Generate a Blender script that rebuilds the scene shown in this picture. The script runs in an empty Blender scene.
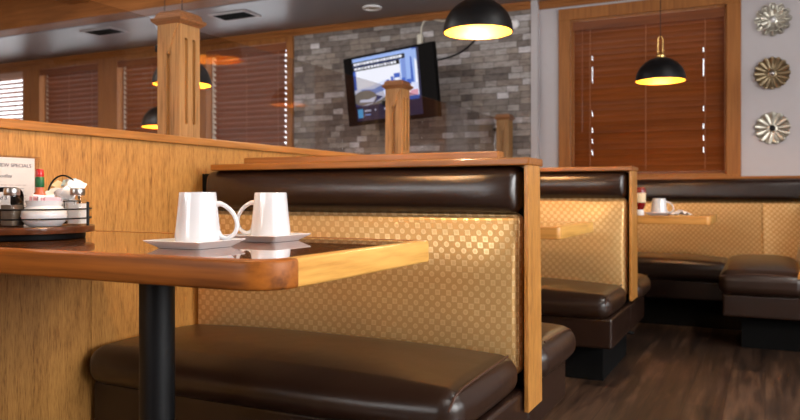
import bpy, bmesh, math, random
from mathutils import Vector, Matrix
PI = math.pi
random.seed(7)
scn = bpy.context.scene
COL = scn.collection

# ------------------------------------------------------------------ materials
def lin(c):
    return tuple(((x/255.0)/12.92 if x/255.0 <= 0.04045 else ((x/255.0+0.055)/1.055)**2.4) for x in c) + (1.0,)

def new_mat(name):
    m = bpy.data.materials.new(name); m.use_nodes = True
    nt = m.node_tree
    b = nt.nodes['Principled BSDF']
    return m, nt, b

def N(nt, typ, **kw):
    n = nt.nodes.new(typ)
    for k, v in kw.items(): setattr(n, k, v)
    return n

def math_n(nt, op, a, b=None, c=None, clamp=False):
    n = nt.nodes.new('ShaderNodeMath'); n.operation = op; n.use_clamp = clamp
    for i, v in enumerate((a, b, c)):
        if v is None: continue
        if isinstance(v, (int, float)): n.inputs[i].default_value = v
        else: nt.links.new(v, n.inputs[i])
    return n.outputs[0]

def mixc(nt, f, a, b, mode='MIX'):
    n = nt.nodes.new('ShaderNodeMix'); n.data_type = 'RGBA'; n.blend_type = mode
    for i, v in ((0, f), (6, a), (7, b)):
        if isinstance(v, (int, float)): n.inputs[i].default_value = v
        elif isinstance(v, tuple): n.inputs[i].default_value = v
        else: nt.links.new(v, n.inputs[i])
    return n.outputs[2]

def coords(nt, scale=(1, 1, 1), kind='Object'):
    tc = N(nt, 'ShaderNodeTexCoord'); mp = N(nt, 'ShaderNodeMapping')
    mp.inputs['Scale'].default_value = scale
    nt.links.new(tc.outputs[kind], mp.inputs['Vector'])
    return mp.outputs[0]

def noise(nt, vec, scale=1.0, detail=3.0, rough=0.5, dist=0.0):
    n = N(nt, 'ShaderNodeTexNoise')
    n.inputs['Scale'].default_value = scale; n.inputs['Detail'].default_value = detail
    n.inputs['Roughness'].default_value = rough; n.inputs['Distortion'].default_value = dist
    nt.links.new(vec, n.inputs['Vector'])
    return n.outputs[0]

def ramp(nt, f, stops):
    r = N(nt, 'ShaderNodeValToRGB'); e = r.color_ramp.elements
    while len(e) > 1: e.remove(e[-1])
    e[0].position = stops[0][0]; e[0].color = stops[0][1]
    for p, c in stops[1:]:
        x = e.new(p); x.color = c
    nt.links.new(f, r.inputs[0]); return r.outputs[0]

def bump(nt, h, b, strength=0.2, dist=0.002):
    n = N(nt, 'ShaderNodeBump'); n.inputs['Strength'].default_value = strength
    n.inputs['Distance'].default_value = dist
    nt.links.new(h, n.inputs['Height']); nt.links.new(n.outputs[0], b.inputs['Normal'])

def plain(name, rgb, rough=0.5, metal=0.0, coat=0.0, emis=None, estr=0.0, spec=None, var=0.06):
    m, nt, b = new_mat(name)
    c = lin(rgb)
    v = coords(nt)
    nz = noise(nt, v, 18.0, 3.0)
    lo = tuple(x*(1-var) for x in c[:3]) + (1,); hi = tuple(min(1, x*(1+var)) for x in c[:3]) + (1,)
    nt.links.new(mixc(nt, nz, lo, hi), b.inputs['Base Color'])
    b.inputs['Roughness'].default_value = rough; b.inputs['Metallic'].default_value = metal
    b.inputs['Coat Weight'].default_value = coat; b.inputs['Coat Roughness'].default_value = 0.08
    if spec is not None: b.inputs['Specular IOR Level'].default_value = spec
    if emis:
        b.inputs['Emission Color'].default_value = lin(emis); b.inputs['Emission Strength'].default_value = estr
    return m

def wood(name, light, dark, axis='Z', rough=0.35, coat=0.3, fine=110.0, contrast=0.75, rings=True, coatr=0.1, fz=0.035, spec=0.4):
    coat_ = coat
    m, nt, b = new_mat(name)
    def sc(a, l): return tuple(l if ch == axis else a for ch in 'XYZ')
    nf = noise(nt, coords(nt, sc(fine, fine*fz)), 1.0, 4.0, 0.6)
    nm = noise(nt, coords(nt, sc(fine*0.22, fine*0.012)), 1.0, 3.0, 0.55, 0.4)
    f = math_n(nt, 'ADD', math_n(nt, 'MULTIPLY', nf, 0.7), math_n(nt, 'MULTIPLY', nm, 0.3))
    if rings:
        low = noise(nt, coords(nt, sc(4.2, 0.75)), 1.0, 1.5, 0.4, 0.3)
        s = math_n(nt, 'SINE', math_n(nt, 'MULTIPLY', low, 95.0))
        s = math_n(nt, 'POWER', math_n(nt, 'ADD', math_n(nt, 'MULTIPLY', s, 0.5), 0.5), 2.5)
        f = math_n(nt, 'SUBTRACT', f, math_n(nt, 'MULTIPLY', s, 0.055))
    d = lin(dark); l = lin(light)
    mid = tuple(d[i]*0.35 + l[i]*0.65 for i in range(3)) + (1,)
    c = ramp(nt, f, [(0.5-0.28*(1.1-contrast)-0.16, d), (0.47, mid), (0.62, l)])
    nt.links.new(c, b.inputs['Base Color'])
    b.inputs['Roughness'].default_value = rough; b.inputs['Specular IOR Level'].default_value = spec
    b.inputs['Coat Weight'].default_value = coat_; b.inputs['Coat Roughness'].default_value = coatr
    bump(nt, f, b, 0.12, 0.001)
    return m

M = {}
M['oak_panel'] = wood('oak_panel', (190, 136, 70), (130, 82, 34), 'Z', 0.45, 0.05, 280, 1.05, fz=0.10)
M['oak_long'] = wood('oak_long', (180, 120, 58), (118, 70, 26), 'Y', 0.38, 0.25, 120, rings=False)
M['oak_cap'] = wood('oak_cap', (158, 98, 40), (98, 54, 18), 'X', 0.4, 0.1, 110, rings=False, spec=0.3)
M['oak_post'] = wood('oak_post', (168, 126, 80), (108, 74, 44), 'Z', 0.5, 0.0, 150, 1.0, rings=False, spec=0.25)
M['oak_end'] = wood('oak_end', (200, 140, 70), (138, 84, 32), 'Z', 0.4, 0.1, 240, 0.95, fz=0.08)
M['post_cap_oak'] = wood('post_cap_oak', (146, 98, 62), (98, 60, 36), 'X', 0.35, 0.3, 110, rings=False)
M['oak_trim'] = wood('oak_trim', (166, 106, 54), (112, 64, 28), 'Z', 0.5, 0.0, 80, rings=False, spec=0.2)
M['oak_trim_x'] = wood('oak_trim_x', (160, 100, 50), (104, 60, 26), 'X', 0.5, 0.0, 80, rings=False, spec=0.2)
M['tabletop_x'] = wood('tabletop_oak', (158, 90, 30), (74, 36, 10), 'X', 0.22, 1.0, 70, 0.9, coatr=0.015)
M['edge_lit'] = wood('table_edge_lit', (238, 182, 96), (186, 124, 52), 'Y', 0.35, 0.15, 60, 0.9, fz=0.06)  # end lipping, painted paler for the light from the right
M['table_edge_shaded'] = wood('table_edge_shaded', (172, 98, 34), (96, 50, 16), 'X', 0.42, 0.0, 50, 0.9, spec=0.25)  # same oak lipping with the near side's shade painted darker
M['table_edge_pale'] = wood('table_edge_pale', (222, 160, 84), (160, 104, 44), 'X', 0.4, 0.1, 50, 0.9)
M['blind_dark'] = wood('blind_slat_stain', (128, 66, 22), (84, 40, 12), 'X', 0.42, 0.1, 60, rings=False, spec=0.3)
M['blind_red'] = wood('blind_slat_red', (140, 80, 46), (98, 54, 30), 'X', 0.5, 0.0, 60, rings=False, spec=0.2)
M['blind_pale'] = plain('blind_slat_pale', (190, 150, 130), 0.5)
M['tray_wood'] = wood('tray_wood', (96, 52, 28), (44, 22, 12), 'X', 0.3, 0.5, 60, rings=False)

def floor_mat():
    m, nt, b = new_mat('dark_plank_floor')
    v = coords(nt, (1, 1, 1))
    sep = N(nt, 'ShaderNodeSeparateXYZ'); nt.links.new(v, sep.inputs[0])
    cx = math_n(nt, 'MULTIPLY', sep.outputs[0], 1/0.15)
    ix = math_n(nt, 'FLOOR', cx)
    off = math_n(nt, 'MULTIPLY', math_n(nt, 'FRACT', math_n(nt, 'MULTIPLY', ix, 0.371)), 1.2)
    iy = math_n(nt, 'FLOOR', math_n(nt, 'MULTIPLY', math_n(nt, 'ADD', sep.outputs[1], off), 1/1.2))
    wn = N(nt, 'ShaderNodeTexWhiteNoise', noise_dimensions='2D')
    cmb = N(nt, 'ShaderNodeCombineXYZ'); nt.links.new(ix, cmb.inputs[0]); nt.links.new(iy, cmb.inputs[1])
    nt.links.new(cmb.outputs[0], wn.inputs['Vector'])
    g = noise(nt, coords(nt, (34, 2.2, 1)), 1.0, 5.0, 0.6, 0.6)
    g2 = noise(nt, coords(nt, (7, 1.2, 1)), 1.0, 3.0, 0.6, 0.8)
    f = math_n(nt, 'ADD', math_n(nt, 'MULTIPLY', g, 0.5), math_n(nt, 'MULTIPLY', g2, 0.5))
    f = math_n(nt, 'ADD', f, math_n(nt, 'MULTIPLY', math_n(nt, 'SUBTRACT', wn.outputs['Value'], 0.5), 0.16))
    c = ramp(nt, f, [(0.34, lin((26, 17, 12))), (0.5, lin((64, 45, 33))), (0.66, lin((110, 82, 62)))])
    fr = math_n(nt, 'FRACT', cx)
    edge = math_n(nt, 'GREATER_THAN', math_n(nt, 'ABSOLUTE', math_n(nt, 'SUBTRACT', fr, 0.5)), 0.488)
    c = mixc(nt, math_n(nt, 'MULTIPLY', edge, 0.7), c, lin((16, 10, 8)))
    nt.links.new(c, b.inputs['Base Color'])
    b.inputs['Roughness'].default_value = 0.42
    bump(nt, f, b, 0.25, 0.002)
    return m
M['floor'] = floor_mat()

def leather(name, rgb, rough=0.3):
    m, nt, b = new_mat(name)
    v = coords(nt)
    n1 = noise(nt, v, 6.0, 3.0); c = lin(rgb)
    nt.links.new(mixc(nt, n1, tuple(x*0.8 for x in c[:3])+(1,), tuple(x*1.15 for x in c[:3])+(1,)), b.inputs['Base Color'])
    vo = N(nt, 'ShaderNodeTexVoronoi'); vo.inputs['Scale'].default_value = 420.0; nt.links.new(v, vo.inputs['Vector'])
    wr = noise(nt, v, 9.0, 2.0)
    h = math_n(nt, 'ADD', math_n(nt, 'MULTIPLY', vo.outputs[0], 0.12), math_n(nt, 'MULTIPLY', wr, 1.6))
    bump(nt, h, b, 0.35, 0.004)
    b.inputs['Roughness'].default_value = rough
    b.inputs['Specular IOR Level'].default_value = 0.55
    return m
M['leather'] = leather('brown_vinyl', (42, 26, 19), 0.27)
M['leather_seat'] = leather('brown_vinyl_seat', (44, 27, 18), 0.32)
M['piping'] = plain('brown_piping', (70, 44, 32), 0.35)

def fabric():
    m, nt, b = new_mat('gold_geometric_fabric')
    P = 0.0175
    v = coords(nt, (1/P, 1/P, 1/P))
    sep = N(nt, 'ShaderNodeSeparateXYZ'); nt.links.new(v, sep.inputs[0])
    # horizontal coordinate uses x+y so that the seat end pieces keep the weave
    X = math_n(nt, 'ADD', sep.outputs[0], sep.outputs[1]); Z = sep.outputs[2]
    ix = math_n(nt, 'FLOOR', X); iz = math_n(nt, 'FLOOR', Z)
    ax = math_n(nt, 'ABSOLUTE', math_n(nt, 'SUBTRACT', math_n(nt, 'FRACT', X), 0.5))
    az = math_n(nt, 'ABSOLUTE', math_n(nt, 'SUBTRACT', math_n(nt, 'FRACT', Z), 0.5))
    chk = math_n(nt, 'MODULO', math_n(nt, 'ABSOLUTE', math_n(nt, 'ADD', ix, iz)), 2.0)
    chk = math_n(nt, 'GREATER_THAN', chk, 0.5)
    sq = math_n(nt, 'MAXIMUM', ax, az)
    ci = math_n(nt, 'SQRT', math_n(nt, 'ADD', math_n(nt, 'MULTIPLY', ax, ax), math_n(nt, 'MULTIPLY', az, az)))
    big = math_n(nt, 'MODULO', math_n(nt, 'ABSOLUTE', math_n(nt, 'FLOOR', math_n(nt, 'MULTIPLY', math_n(nt, 'ADD', ix, math_n(nt, 'MULTIPLY', iz, 3.0)), 0.125))), 2.0)
    d = math_n(nt, 'ADD', math_n(nt, 'MULTIPLY', sq, math_n(nt, 'SUBTRACT', 1.0, big)), math_n(nt, 'MULTIPLY', ci, big))
    shape = math_n(nt, 'LESS_THAN', d, 0.45)
    core = math_n(nt, 'LESS_THAN', d, 0.24)
    mask = math_n(nt, 'MULTIPLY', chk, shape)
    ringm = math_n(nt, 'MULTIPLY', mask, math_n(nt, 'SUBTRACT', 1.0, math_n(nt, 'MULTIPLY', core, 0.4)))
    th = noise(nt, coords(nt, (900, 900, 300)), 1.0, 2.0)
    base = mixc(nt, th, lin((190, 146, 88)), lin((210, 166, 104)))
    lit = mixc(nt, th, lin((222, 186, 130)), lin((238, 206, 152)))
    nt.links.new(mixc(nt, math_n(nt, 'ADD', math_n(nt, 'MULTIPLY', ringm, 0.8), 0.0), base, lit), b.inputs['Base Color'])
    b.inputs['Metallic'].default_value = 0.5
    nt.links.new(math_n(nt, 'SUBTRACT', 0.46, math_n(nt, 'MULTIPLY', ringm, 0.18)), b.inputs['Roughness'])
    h = math_n(nt, 'ADD', math_n(nt, 'MULTIPLY', ringm, 1.0), math_n(nt, 'MULTIPLY', th, 0.3))
    bump(nt, h, b, 0.25, 0.0008)
    b.inputs['Sheen Weight'].default_value = 0.2
    return m
M['fabric'] = fabric()

def stone():
    m, nt, b = new_mat('grey_ledger_stone')
    v = coords(nt)
    sep = N(nt, 'ShaderNodeSeparateXYZ'); nt.links.new(v, sep.inputs[0])
    H = 0.052
    zz = math_n(nt, 'MULTIPLY', sep.outputs[2], 1/H); iz = math_n(nt, 'FLOOR', zz)
    wn0 = N(nt, 'ShaderNodeTexWhiteNoise', noise_dimensions='1D'); nt.links.new(iz, wn0.inputs['W'])
    xx = math_n(nt, 'ADD', math_n(nt, 'MULTIPLY', sep.outputs[0], 1/0.14), math_n(nt, 'MULTIPLY', wn0.outputs['Value'], 7.0))
    # unequal block lengths
    xx = math_n(nt, 'ADD', xx, math_n(nt, 'MULTIPLY', math_n(nt, 'SINE', math_n(nt, 'MULTIPLY', xx, 2.1)), 0.28))
    ix = math_n(nt, 'FLOOR', xx)
    cmb = N(nt, 'ShaderNodeCombineXYZ'); nt.links.new(ix, cmb.inputs[0]); nt.links.new(iz, cmb.inputs[1])
    wn = N(nt, 'ShaderNodeTexWhiteNoise', noise_dimensions='2D'); nt.links.new(cmb.outputs[0], wn.inputs['Vector'])
    tone = ramp(nt, wn.outputs['Value'], [(0.0, lin((116, 106, 102))), (0.3, lin((142, 132, 126))), (0.6, lin((160, 148, 138))), (0.85, lin((182, 176, 174))), (1.0, lin((222, 218, 222)))])
    n1 = noise(nt, coords(nt, (14, 14, 34)), 1.0, 5.0, 0.65)
    n2 = noise(nt, coords(nt, (60, 60, 90)), 1.0, 3.0, 0.6)
    sh = ramp(nt, n1, [(0.3, lin((120, 106, 98))), (0.55, lin((235, 230, 226))), (0.75, lin((255, 255, 255)))])
    c = mixc(nt, 0.6, tone, sh, 'MULTIPLY')
    fx = math_n(nt, 'ABSOLUTE', math_n(nt, 'SUBTRACT', math_n(nt, 'FRACT', xx), 0.5))
    fz = math_n(nt, 'ABSOLUTE', math_n(nt, 'SUBTRACT', math_n(nt, 'FRACT', zz), 0.5))
    j = math_n(nt, 'MAXIMUM', math_n(nt, 'GREATER_THAN', fx, 0.482), math_n(nt, 'GREATER_THAN', fz, 0.455))
    c = mixc(nt, math_n(nt, 'MULTIPLY', j, 0.6), c, lin((52, 44, 40)))
    nt.links.new(c, b.inputs['Base Color'])
    h = math_n(nt, 'ADD', math_n(nt, 'MULTIPLY', wn.outputs['Value'], 1.0), math_n(nt, 'MULTIPLY', n2, 0.5))
    h = math_n(nt, 'SUBTRACT', h, math_n(nt, 'MULTIPLY', j, 1.0))
    bump(nt, h, b, 0.7, 0.02)
    b.inputs['Roughness'].default_value = 0.75
    return m
M['stone'] = stone()

M['wall_paint'] = plain('grey_wall_paint', (186, 179, 180), 0.7, var=0.03)
M['wall_warm'] = plain('warm_wall_paint', (150, 130, 112), 0.7, var=0.03)
M['ceiling_paint'] = plain('soffit_paint', (132, 128, 132), 0.35, var=0.03)
M['black_plastic'] = plain('black_plastic', (12, 11, 12), 0.5, spec=0.08)
M['black_metal'] = plain('black_metal', (13, 13, 15), 0.45, 0.1, spec=0.3)
M['black_wire'] = plain('black_wire', (12, 11, 11), 0.4, 0.5)
M['kick'] = plain('black_kick_base', (9, 8, 8), 0.8, spec=0.15)
M['brass'] = plain('brass', (214, 176, 110), 0.25, 1.0)
M['gold_in'] = plain('gold_lining', (246, 176, 52), 0.45, 0.35)
M['porcelain'] = plain('white_porcelain', (222, 220, 222), 0.12, 0.0, 0.6, var=0.01)
M['paper'] = plain('white_paper', (240, 238, 238), 0.7, var=0.02)
M['ink'] = plain('dark_ink', (60, 62, 84), 0.7)
M['red'] = plain('red_plastic', (196, 20, 22), 0.3, 0, 0.3)
M['ketchup'] = plain('ketchup_red', (120, 8, 10), 0.25, 0, 0.4)
M['green'] = plain('green_label', (16, 92, 48), 0.5)
M['orange_sauce'] = plain('red_sauce', (190, 90, 56), 0.25, 0, 0.5)
M['pepper'] = plain('ground_pepper', (98, 84, 72), 0.8, var=0.6)
M['salt'] = plain('white_salt', (232, 228, 226), 0.6, var=0.03)
M['steel'] = plain('brushed_steel', (176, 170, 166), 0.3, 1.0)
M['silver'] = plain('aged_silver', (190, 184, 170), 0.34, 0.85, var=0.25)
M['goldmetal'] = plain('aged_gold', (150, 132, 104), 0.4, 0.85, var=0.3)
M['pink'] = plain('pink_packet', (232, 178, 186), 0.6)
M['blue'] = plain('blue_packet', (176, 206, 220), 0.6)
M['cream'] = plain('cream_packet', (236, 214, 176), 0.6)
M['offwhite'] = plain('off_white_plastic', (214, 206, 190), 0.5)
M['cord_brown'] = plain('brown_cord', (150, 104, 74), 0.8)
M['shadow'] = plain('dark_recess', (20, 18, 18), 0.8)
M['bulb'] = plain('lit_bulb', (255, 226, 160), 0.5, emis=(255, 206, 120), estr=8.0)
M['fill_panel'] = plain('fill_diffuser', (255, 250, 240), 0.5, emis=(255, 240, 220), estr=4.0)  # glow of the added ceiling fill panels

def glass_mat(name, tint, boost=1.0):
    m = bpy.data.materials.new(name); m.use_nodes = True; nt = m.node_tree
    nt.nodes.remove(nt.nodes['Principled BSDF'])
    out = nt.nodes['Material Output']
    t = N(nt, 'ShaderNodeBsdfTransparent'); t.inputs[0].default_value = tint
    g = N(nt, 'ShaderNodeBsdfGlossy'); g.inputs['Roughness'].default_value = 0.01
    # Schlick reflectance of a thin pane, the same from both sides
    f = N(nt, 'ShaderNodeLayerWeight'); f.inputs['Blend'].default_value = 0.5
    p5 = math_n(nt, 'POWER', f.outputs['Facing'], 5.0)
    fr_ = math_n(nt, 'ADD', math_n(nt, 'MULTIPLY', p5, 0.9), 0.04)
    mx = N(nt, 'ShaderNodeMixShader')
    nt.links.new(math_n(nt, 'MULTIPLY', fr_, boost, clamp=True), mx.inputs[0])
    nt.links.new(t.outputs[0], mx.inputs[1]); nt.links.new(g.outputs[0], mx.inputs[2])
    nt.links.new(mx.outputs[0], out.inputs[0])
    return m
M['glass'] = glass_mat('smoky_glass', (0.86, 0.84, 0.83, 1))
M['clear'] = glass_mat('clear_glass', (0.93, 0.93, 0.93, 1))
M['acrylic'] = glass_mat('clear_acrylic', (0.95, 0.93, 0.92, 1))
M['window_glass'] = glass_mat('window_glass', (0.96, 0.97, 0.98, 1))

def tile_mat():
    m, nt, b = new_mat('ceiling_tile')
    n1 = noise(nt, coords(nt, (60, 60, 60)), 1.0, 4.0, 0.7)
    nt.links.new(ramp(nt, n1, [(0.35, lin((118, 100, 94))), (0.6, lin((164, 146, 138)))]), b.inputs['Base Color'])
    b.inputs['Roughness'].default_value = 0.9
    bump(nt, n1, b, 0.4, 0.004)
    return m
M['tile'] = tile_mat()

def emit(name, rgb, s):
    m, nt, b = new_mat(name)
    b.inputs['Base Color'].default_value = (0.01, 0.01, 0.01, 1)
    b.inputs['Emission Color'].default_value = lin(rgb); b.inputs['Emission Strength'].default_value = s
    b.inputs['Roughness'].default_value = 0.2
    return m

# ------------------------------------------------------------------ mesh helpers
def bm_new(): return bmesh.new()

def add_box(bm, x0, x1, y0, y1, z0, z1, bev=0.0, seg=2, mi=0, mat=None):
    r = bmesh.ops.create_cube(bm, size=1.0)
    vs = r['verts']
    for v in vs:
        v.co = Vector(((x0+x1)/2 + v.co.x*(x1-x0), (y0+y1)/2 + v.co.y*(y1-y0), (z0+z1)/2 + v.co.z*(z1-z0)))
    fs = set(f for v in vs for f in v.link_faces)
    allv = set(vs)
    if bev > 0:
        es = list(set(e for v in vs for e in v.link_edges))
        o = bmesh.ops.bevel(bm, geom=es, offset=bev, segments=seg, profile=0.5, affect='EDGES', clamp_overlap=True)
        allv = set(o['verts']) | set(v for v in vs if v.is_valid)
        fs = set(f for v in allv for f in v.link_faces)
    for f in fs:
        if f.is_valid: f.material_index = mi
    if mat is not None:
        for v in allv:
            if v.is_valid: v.co = mat @ v.co
    return [v for v in allv if v.is_valid]

def lerp(a, b, t): return a + (b-a)*t

def add_cushion(bm, lo, hi, r, crown=(0, 0, 0), crown_lo=(0, 0, 0), n=14, fn=None, pw=4):
    """rounded box with a grid on every side; crown bulges the + side, crown_lo the - side per axis"""
    lo = Vector(lo); hi = Vector(hi); vmap = {}
    def stops(a, b):
        L = b-a; k = [0, .08, .2, .38, .62, .8, .92, 1.0]
        rr = min(r, L/2*0.98)
        s = [a + rr*t for t in k[:-1]] + [a + rr]
        m = max(1, n)
        s += [lerp(a+rr, b-rr, i/m) for i in range(1, m)]
        s += [b - rr*t for t in reversed(k)]
        return s
    S = [stops(lo[i], hi[i]) for i in range(3)]
    def vert(p):
        key = tuple(round(c, 6) for c in p)
        if key in vmap: return vmap[key]
        q = Vector(p); inner = Vector([min(max(q[i], lo[i]+min(r, (hi[i]-lo[i])/2*0.98)), hi[i]-min(r, (hi[i]-lo[i])/2*0.98)) for i in range(3)])
        d = q - inner
        if d.length > 1e-9:
            rr = min(r, min((hi[i]-lo[i])/2*0.98 for i in range(3)))
            # map the box corner region to a sphere/cylinder
            mx = max(abs(c) for c in d)
            q = inner + d.normalized()*mx
        u = [(q[i]-(lo[i]+hi[i])/2)/((hi[i]-lo[i])/2) for i in range(3)]
        out = q.copy()
        for a in range(3):
            o = [k for k in range(3) if k != a]
            P_ = pw if isinstance(pw, tuple) else (pw, pw, pw)
            w = (1-min(1, abs(u[o[0]]))**P_[o[0]])*(1-min(1, abs(u[o[1]]))**P_[o[1]])
            if u[a] > 0: out[a] += crown[a]*w*u[a]
            else: out[a] -= crown_lo[a]*w*(-u[a])
        if fn: out = fn(out)
        v = bm.verts.new(out); vmap[key] = v
        return v
    for a in range(3):
        b_, c_ = [k for k in range(3) if k != a]
        for side in (0, 1):
            val = hi[a] if side else lo[a]
            for i in range(len(S[b_])-1):
                for j in range(len(S[c_])-1):
                    ps = []
                    for (ii, jj) in ((i, j), (i+1, j), (i+1, j+1), (i, j+1)):
                        p = [0, 0, 0]; p[a] = val; p[b_] = S[b_][ii]; p[c_] = S[c_][jj]; ps.append(vert(p))
                    if len(set(ps)) < 4: continue
                    try: bm.faces.new(ps)
                    except ValueError: pass
    bmesh.ops.recalc_face_normals(bm, faces=bm.faces)

def add_lathe(bm, prof, n=40, c=(0, 0), mi=0, wav=None, closed=False):
    """prof list of (r, z); wav(theta, k) radial multiplier"""
    rings = []; newf = []
    for k, (r, z) in enumerate(prof):
        if r < 1e-6: rings.append([bm.verts.new((c[0], c[1], z))])
        else:
            rg = []
            for i in range(n):
                t = 2*PI*i/n; q = r*(wav(t, k) if wav else 1)
                rg.append(bm.verts.new((c[0]+q*math.cos(t), c[1]+q*math.sin(t), z)))
            rings.append(rg)
    if closed: rings.append(rings[0])
    for a, b in zip(rings, rings[1:]):
        for i in range(n):
            j = (i+1) % n
            if len(a) == 1 and len(b) == 1: continue
            if len(a) == 1: f = bm.faces.new((a[0], b[i], b[j]))
            elif len(b) == 1: f = bm.faces.new((a[i], a[j], b[0]))
            else: f = bm.faces.new((a[i], a[j], b[j], b[i]))
            f.material_index = mi; newf.append(f)
    bmesh.ops.recalc_face_normals(bm, faces=newf)

def add_tube(bm, pts, r, n=10, mi=0, close=False, rz=None):
    pts = [Vector(p) for p in pts]; rings = []
    up0 = None
    for i, p in enumerate(pts):
        if close: t = pts[(i+1) % len(pts)] - pts[i-1]
        else: t = pts[min(i+1, len(pts)-1)] - pts[max(i-1, 0)]
        t.normalize()
        if up0 is None:
            up0 = Vector((0, 0, 1)) if abs(t.z) < 0.9 else Vector((1, 0, 0))
        s = t.cross(up0); s.normalize(); u = s.cross(t); u.normalize(); up0 = u
        rr = r[i] if isinstance(r, (list, tuple)) else r
        r2 = rr*(rz or 1.0)
        rings.append([bm.verts.new(p + s*math.cos(2*PI*k/n)*rr + u*math.sin(2*PI*k/n)*r2) for k in range(n)])
    fs = []
    m = len(rings)
    for i in range(m if close else m-1):
        a, b = rings[i], rings[(i+1) % m]
        for k in range(n):
            fs.append(bm.faces.new((a[k], a[(k+1) % n], b[(k+1) % n], b[k])))
    if not close:
        fs.append(bm.faces.new(rings[0])); fs.append(bm.faces.new(rings[-1][::-1]))
    for f in fs: f.material_index = mi
    bmesh.ops.recalc_face_normals(bm, faces=fs)

def add_prism(bm, poly, z0, z1, mi=0, side_mi=None, bev=0.0, seg=3):
    """poly in XY extruded along Z; bevel on top and bottom outline"""
    b = [bm.verts.new((x, y, z0)) for x, y in poly]; t = [bm.verts.new((x, y, z1)) for x, y in poly]
    fb = bm.faces.new(b[::-1]); ft = bm.faces.new(t); fs = [fb, ft]
    fb.material_index = mi; ft.material_index = mi
    n = len(poly)
    for i in range(n):
        f = bm.faces.new((b[i], b[(i+1) % n], t[(i+1) % n], t[i]))
        f.material_index = mi if side_mi is None else (side_mi(i) if callable(side_mi) else side_mi); fs.append(f)
    bmesh.ops.recalc_face_normals(bm, faces=fs)
    if bev > 0:
        es = list(set(list(fb.edges) + list(ft.edges)))
        bmesh.ops.bevel(bm, geom=es, offset=bev, segments=seg, profile=0.5, affect='EDGES')

def round_poly(pts, rads, seg=8):
    out = []; n = len(pts)
    for i in range(n):
        p = Vector(pts[i]); a = Vector(pts[i-1]); b = Vector(pts[(i+1) % n]); r = rads[i]
        if r <= 0: out.append(tuple(p)); continue
        d1 = (a-p).normalized(); d2 = (b-p).normalized()
        c = p + (d1+d2)*r
        s = p + d1*r; e = p + d2*r
        for k in range(seg+1):
            t = k/seg*PI/2
            out.append(tuple(c - d2*r*math.cos(t) - d1*r*math.sin(t)))
    return out

def obj(name, bm, mats, parent=None, smooth=False, loc=None, rot=None):
    me = bpy.data.meshes.new(name); bm.to_mesh(me); bm.free()
    if not isinstance(mats, (list, tuple)): mats = [mats]
    for m in mats: me.materials.append(M[m] if isinstance(m, str) else m)
    if smooth:
        me.polygons.foreach_set('use_smooth', [True]*len(me.polygons))
        try: me.set_sharp_from_angle(angle=math.radians(smooth if smooth is not True else 45))
        except Exception: pass
    me.update()
    o = bpy.data.objects.new(name, me); COL.objects.link(o)
    if loc: o.location = loc
    if rot: o.rotation_euler = rot
    if parent: o.parent = parent
    return o

def tag(o, label=None, cat=None, group=None, kind=None):
    if label: o['label'] = label
    if cat: o['category'] = cat
    if group: o['group'] = group
    if kind: o['kind'] = kind
    return o

def thing(name, label, cat, loc=(0, 0, 0), rotz=0.0, group=None):
    o = bpy.data.objects.new(name, None); COL.objects.link(o)
    o.empty_display_size = 0.05
    o.location = loc; o.rotation_euler = (0, 0, rotz)
    return tag(o, label, cat, group)

def children(o): return [c for c in bpy.data.objects if c.parent == o]
def copy_tree(o, parent=None, drop=()):
    c = o.copy(); COL.objects.link(c); c.parent = parent
    for ch in children(o):
        if ch.name.split('.')[0] in drop: continue
        copy_tree(ch, c, drop)
    return c

def struct(name, bm, m, smooth=False, parent=None):
    o = obj(name, bm, m, parent, smooth)
    if parent is None: o['kind'] = 'structure'
    return o

def text_mesh(name, s, size, m, parent, mat4, extrude=0.0002, align='LEFT', shear=0.0):
    cu = bpy.data.curves.new(name, 'FONT'); cu.body = s; cu.size = size; cu.extrude = extrude; cu.align_x = align; cu.shear = shear
    t = bpy.data.objects.new(name, cu); COL.objects.link(t)
    dg = bpy.context.evaluated_depsgraph_get()
    me = bpy.data.meshes.new_from_object(t.evaluated_get(dg))
    bpy.data.objects.remove(t); bpy.data.curves.remove(cu)
    me.transform(mat4); me.materials.clear(); me.materials.append(M[m] if isinstance(m, str) else m)
    o = bpy.data.objects.new(name, me); COL.objects.link(o); o.parent = parent
    return o

# ------------------------------------------------------------------ setting
XL, XR, YF, YB = -9.4, 3.4, -3.2, 5.85      # room extents; YB = stone wall face
YW = 5.90                                    # grey window wall face
ZS, ZC = 2.44, 2.78                          # soffit, main ceiling
b = bm_new(); add_box(b, XL, XR, YF, 6.1, -0.1, 0.0); struct('floor', b, 'floor')
b = bm_new(); add_box(b, -4.02, -1.70, YB, YB+0.2, 0, ZC); struct('wall_back', b, 'stone')
# drywall return strip beside the stone and the grey window wall with its opening
WX0, WX1, WZ0, WZ1 = -1.39, -0.25, 1.02, 2.26
b = bm_new()
add_box(b, -1.70, -1.645, YB-0.012, YB+0.2, 0, ZC, 0.004)
struct('trim_1', b, 'wall_paint')
b = bm_new()
add_box(b, -1.645, WX0, YW, YW+0.16, 0, ZC); add_box(b, WX1, XR, YW, YW+0.16, 0, ZC)
add_box(b, WX0, WX1, YW, YW+0.16, 0, WZ0); add_box(b, WX0, WX1, YW, YW+0.16, WZ1, ZC)
struct('wall_right_back', b, 'wall_paint')
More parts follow.
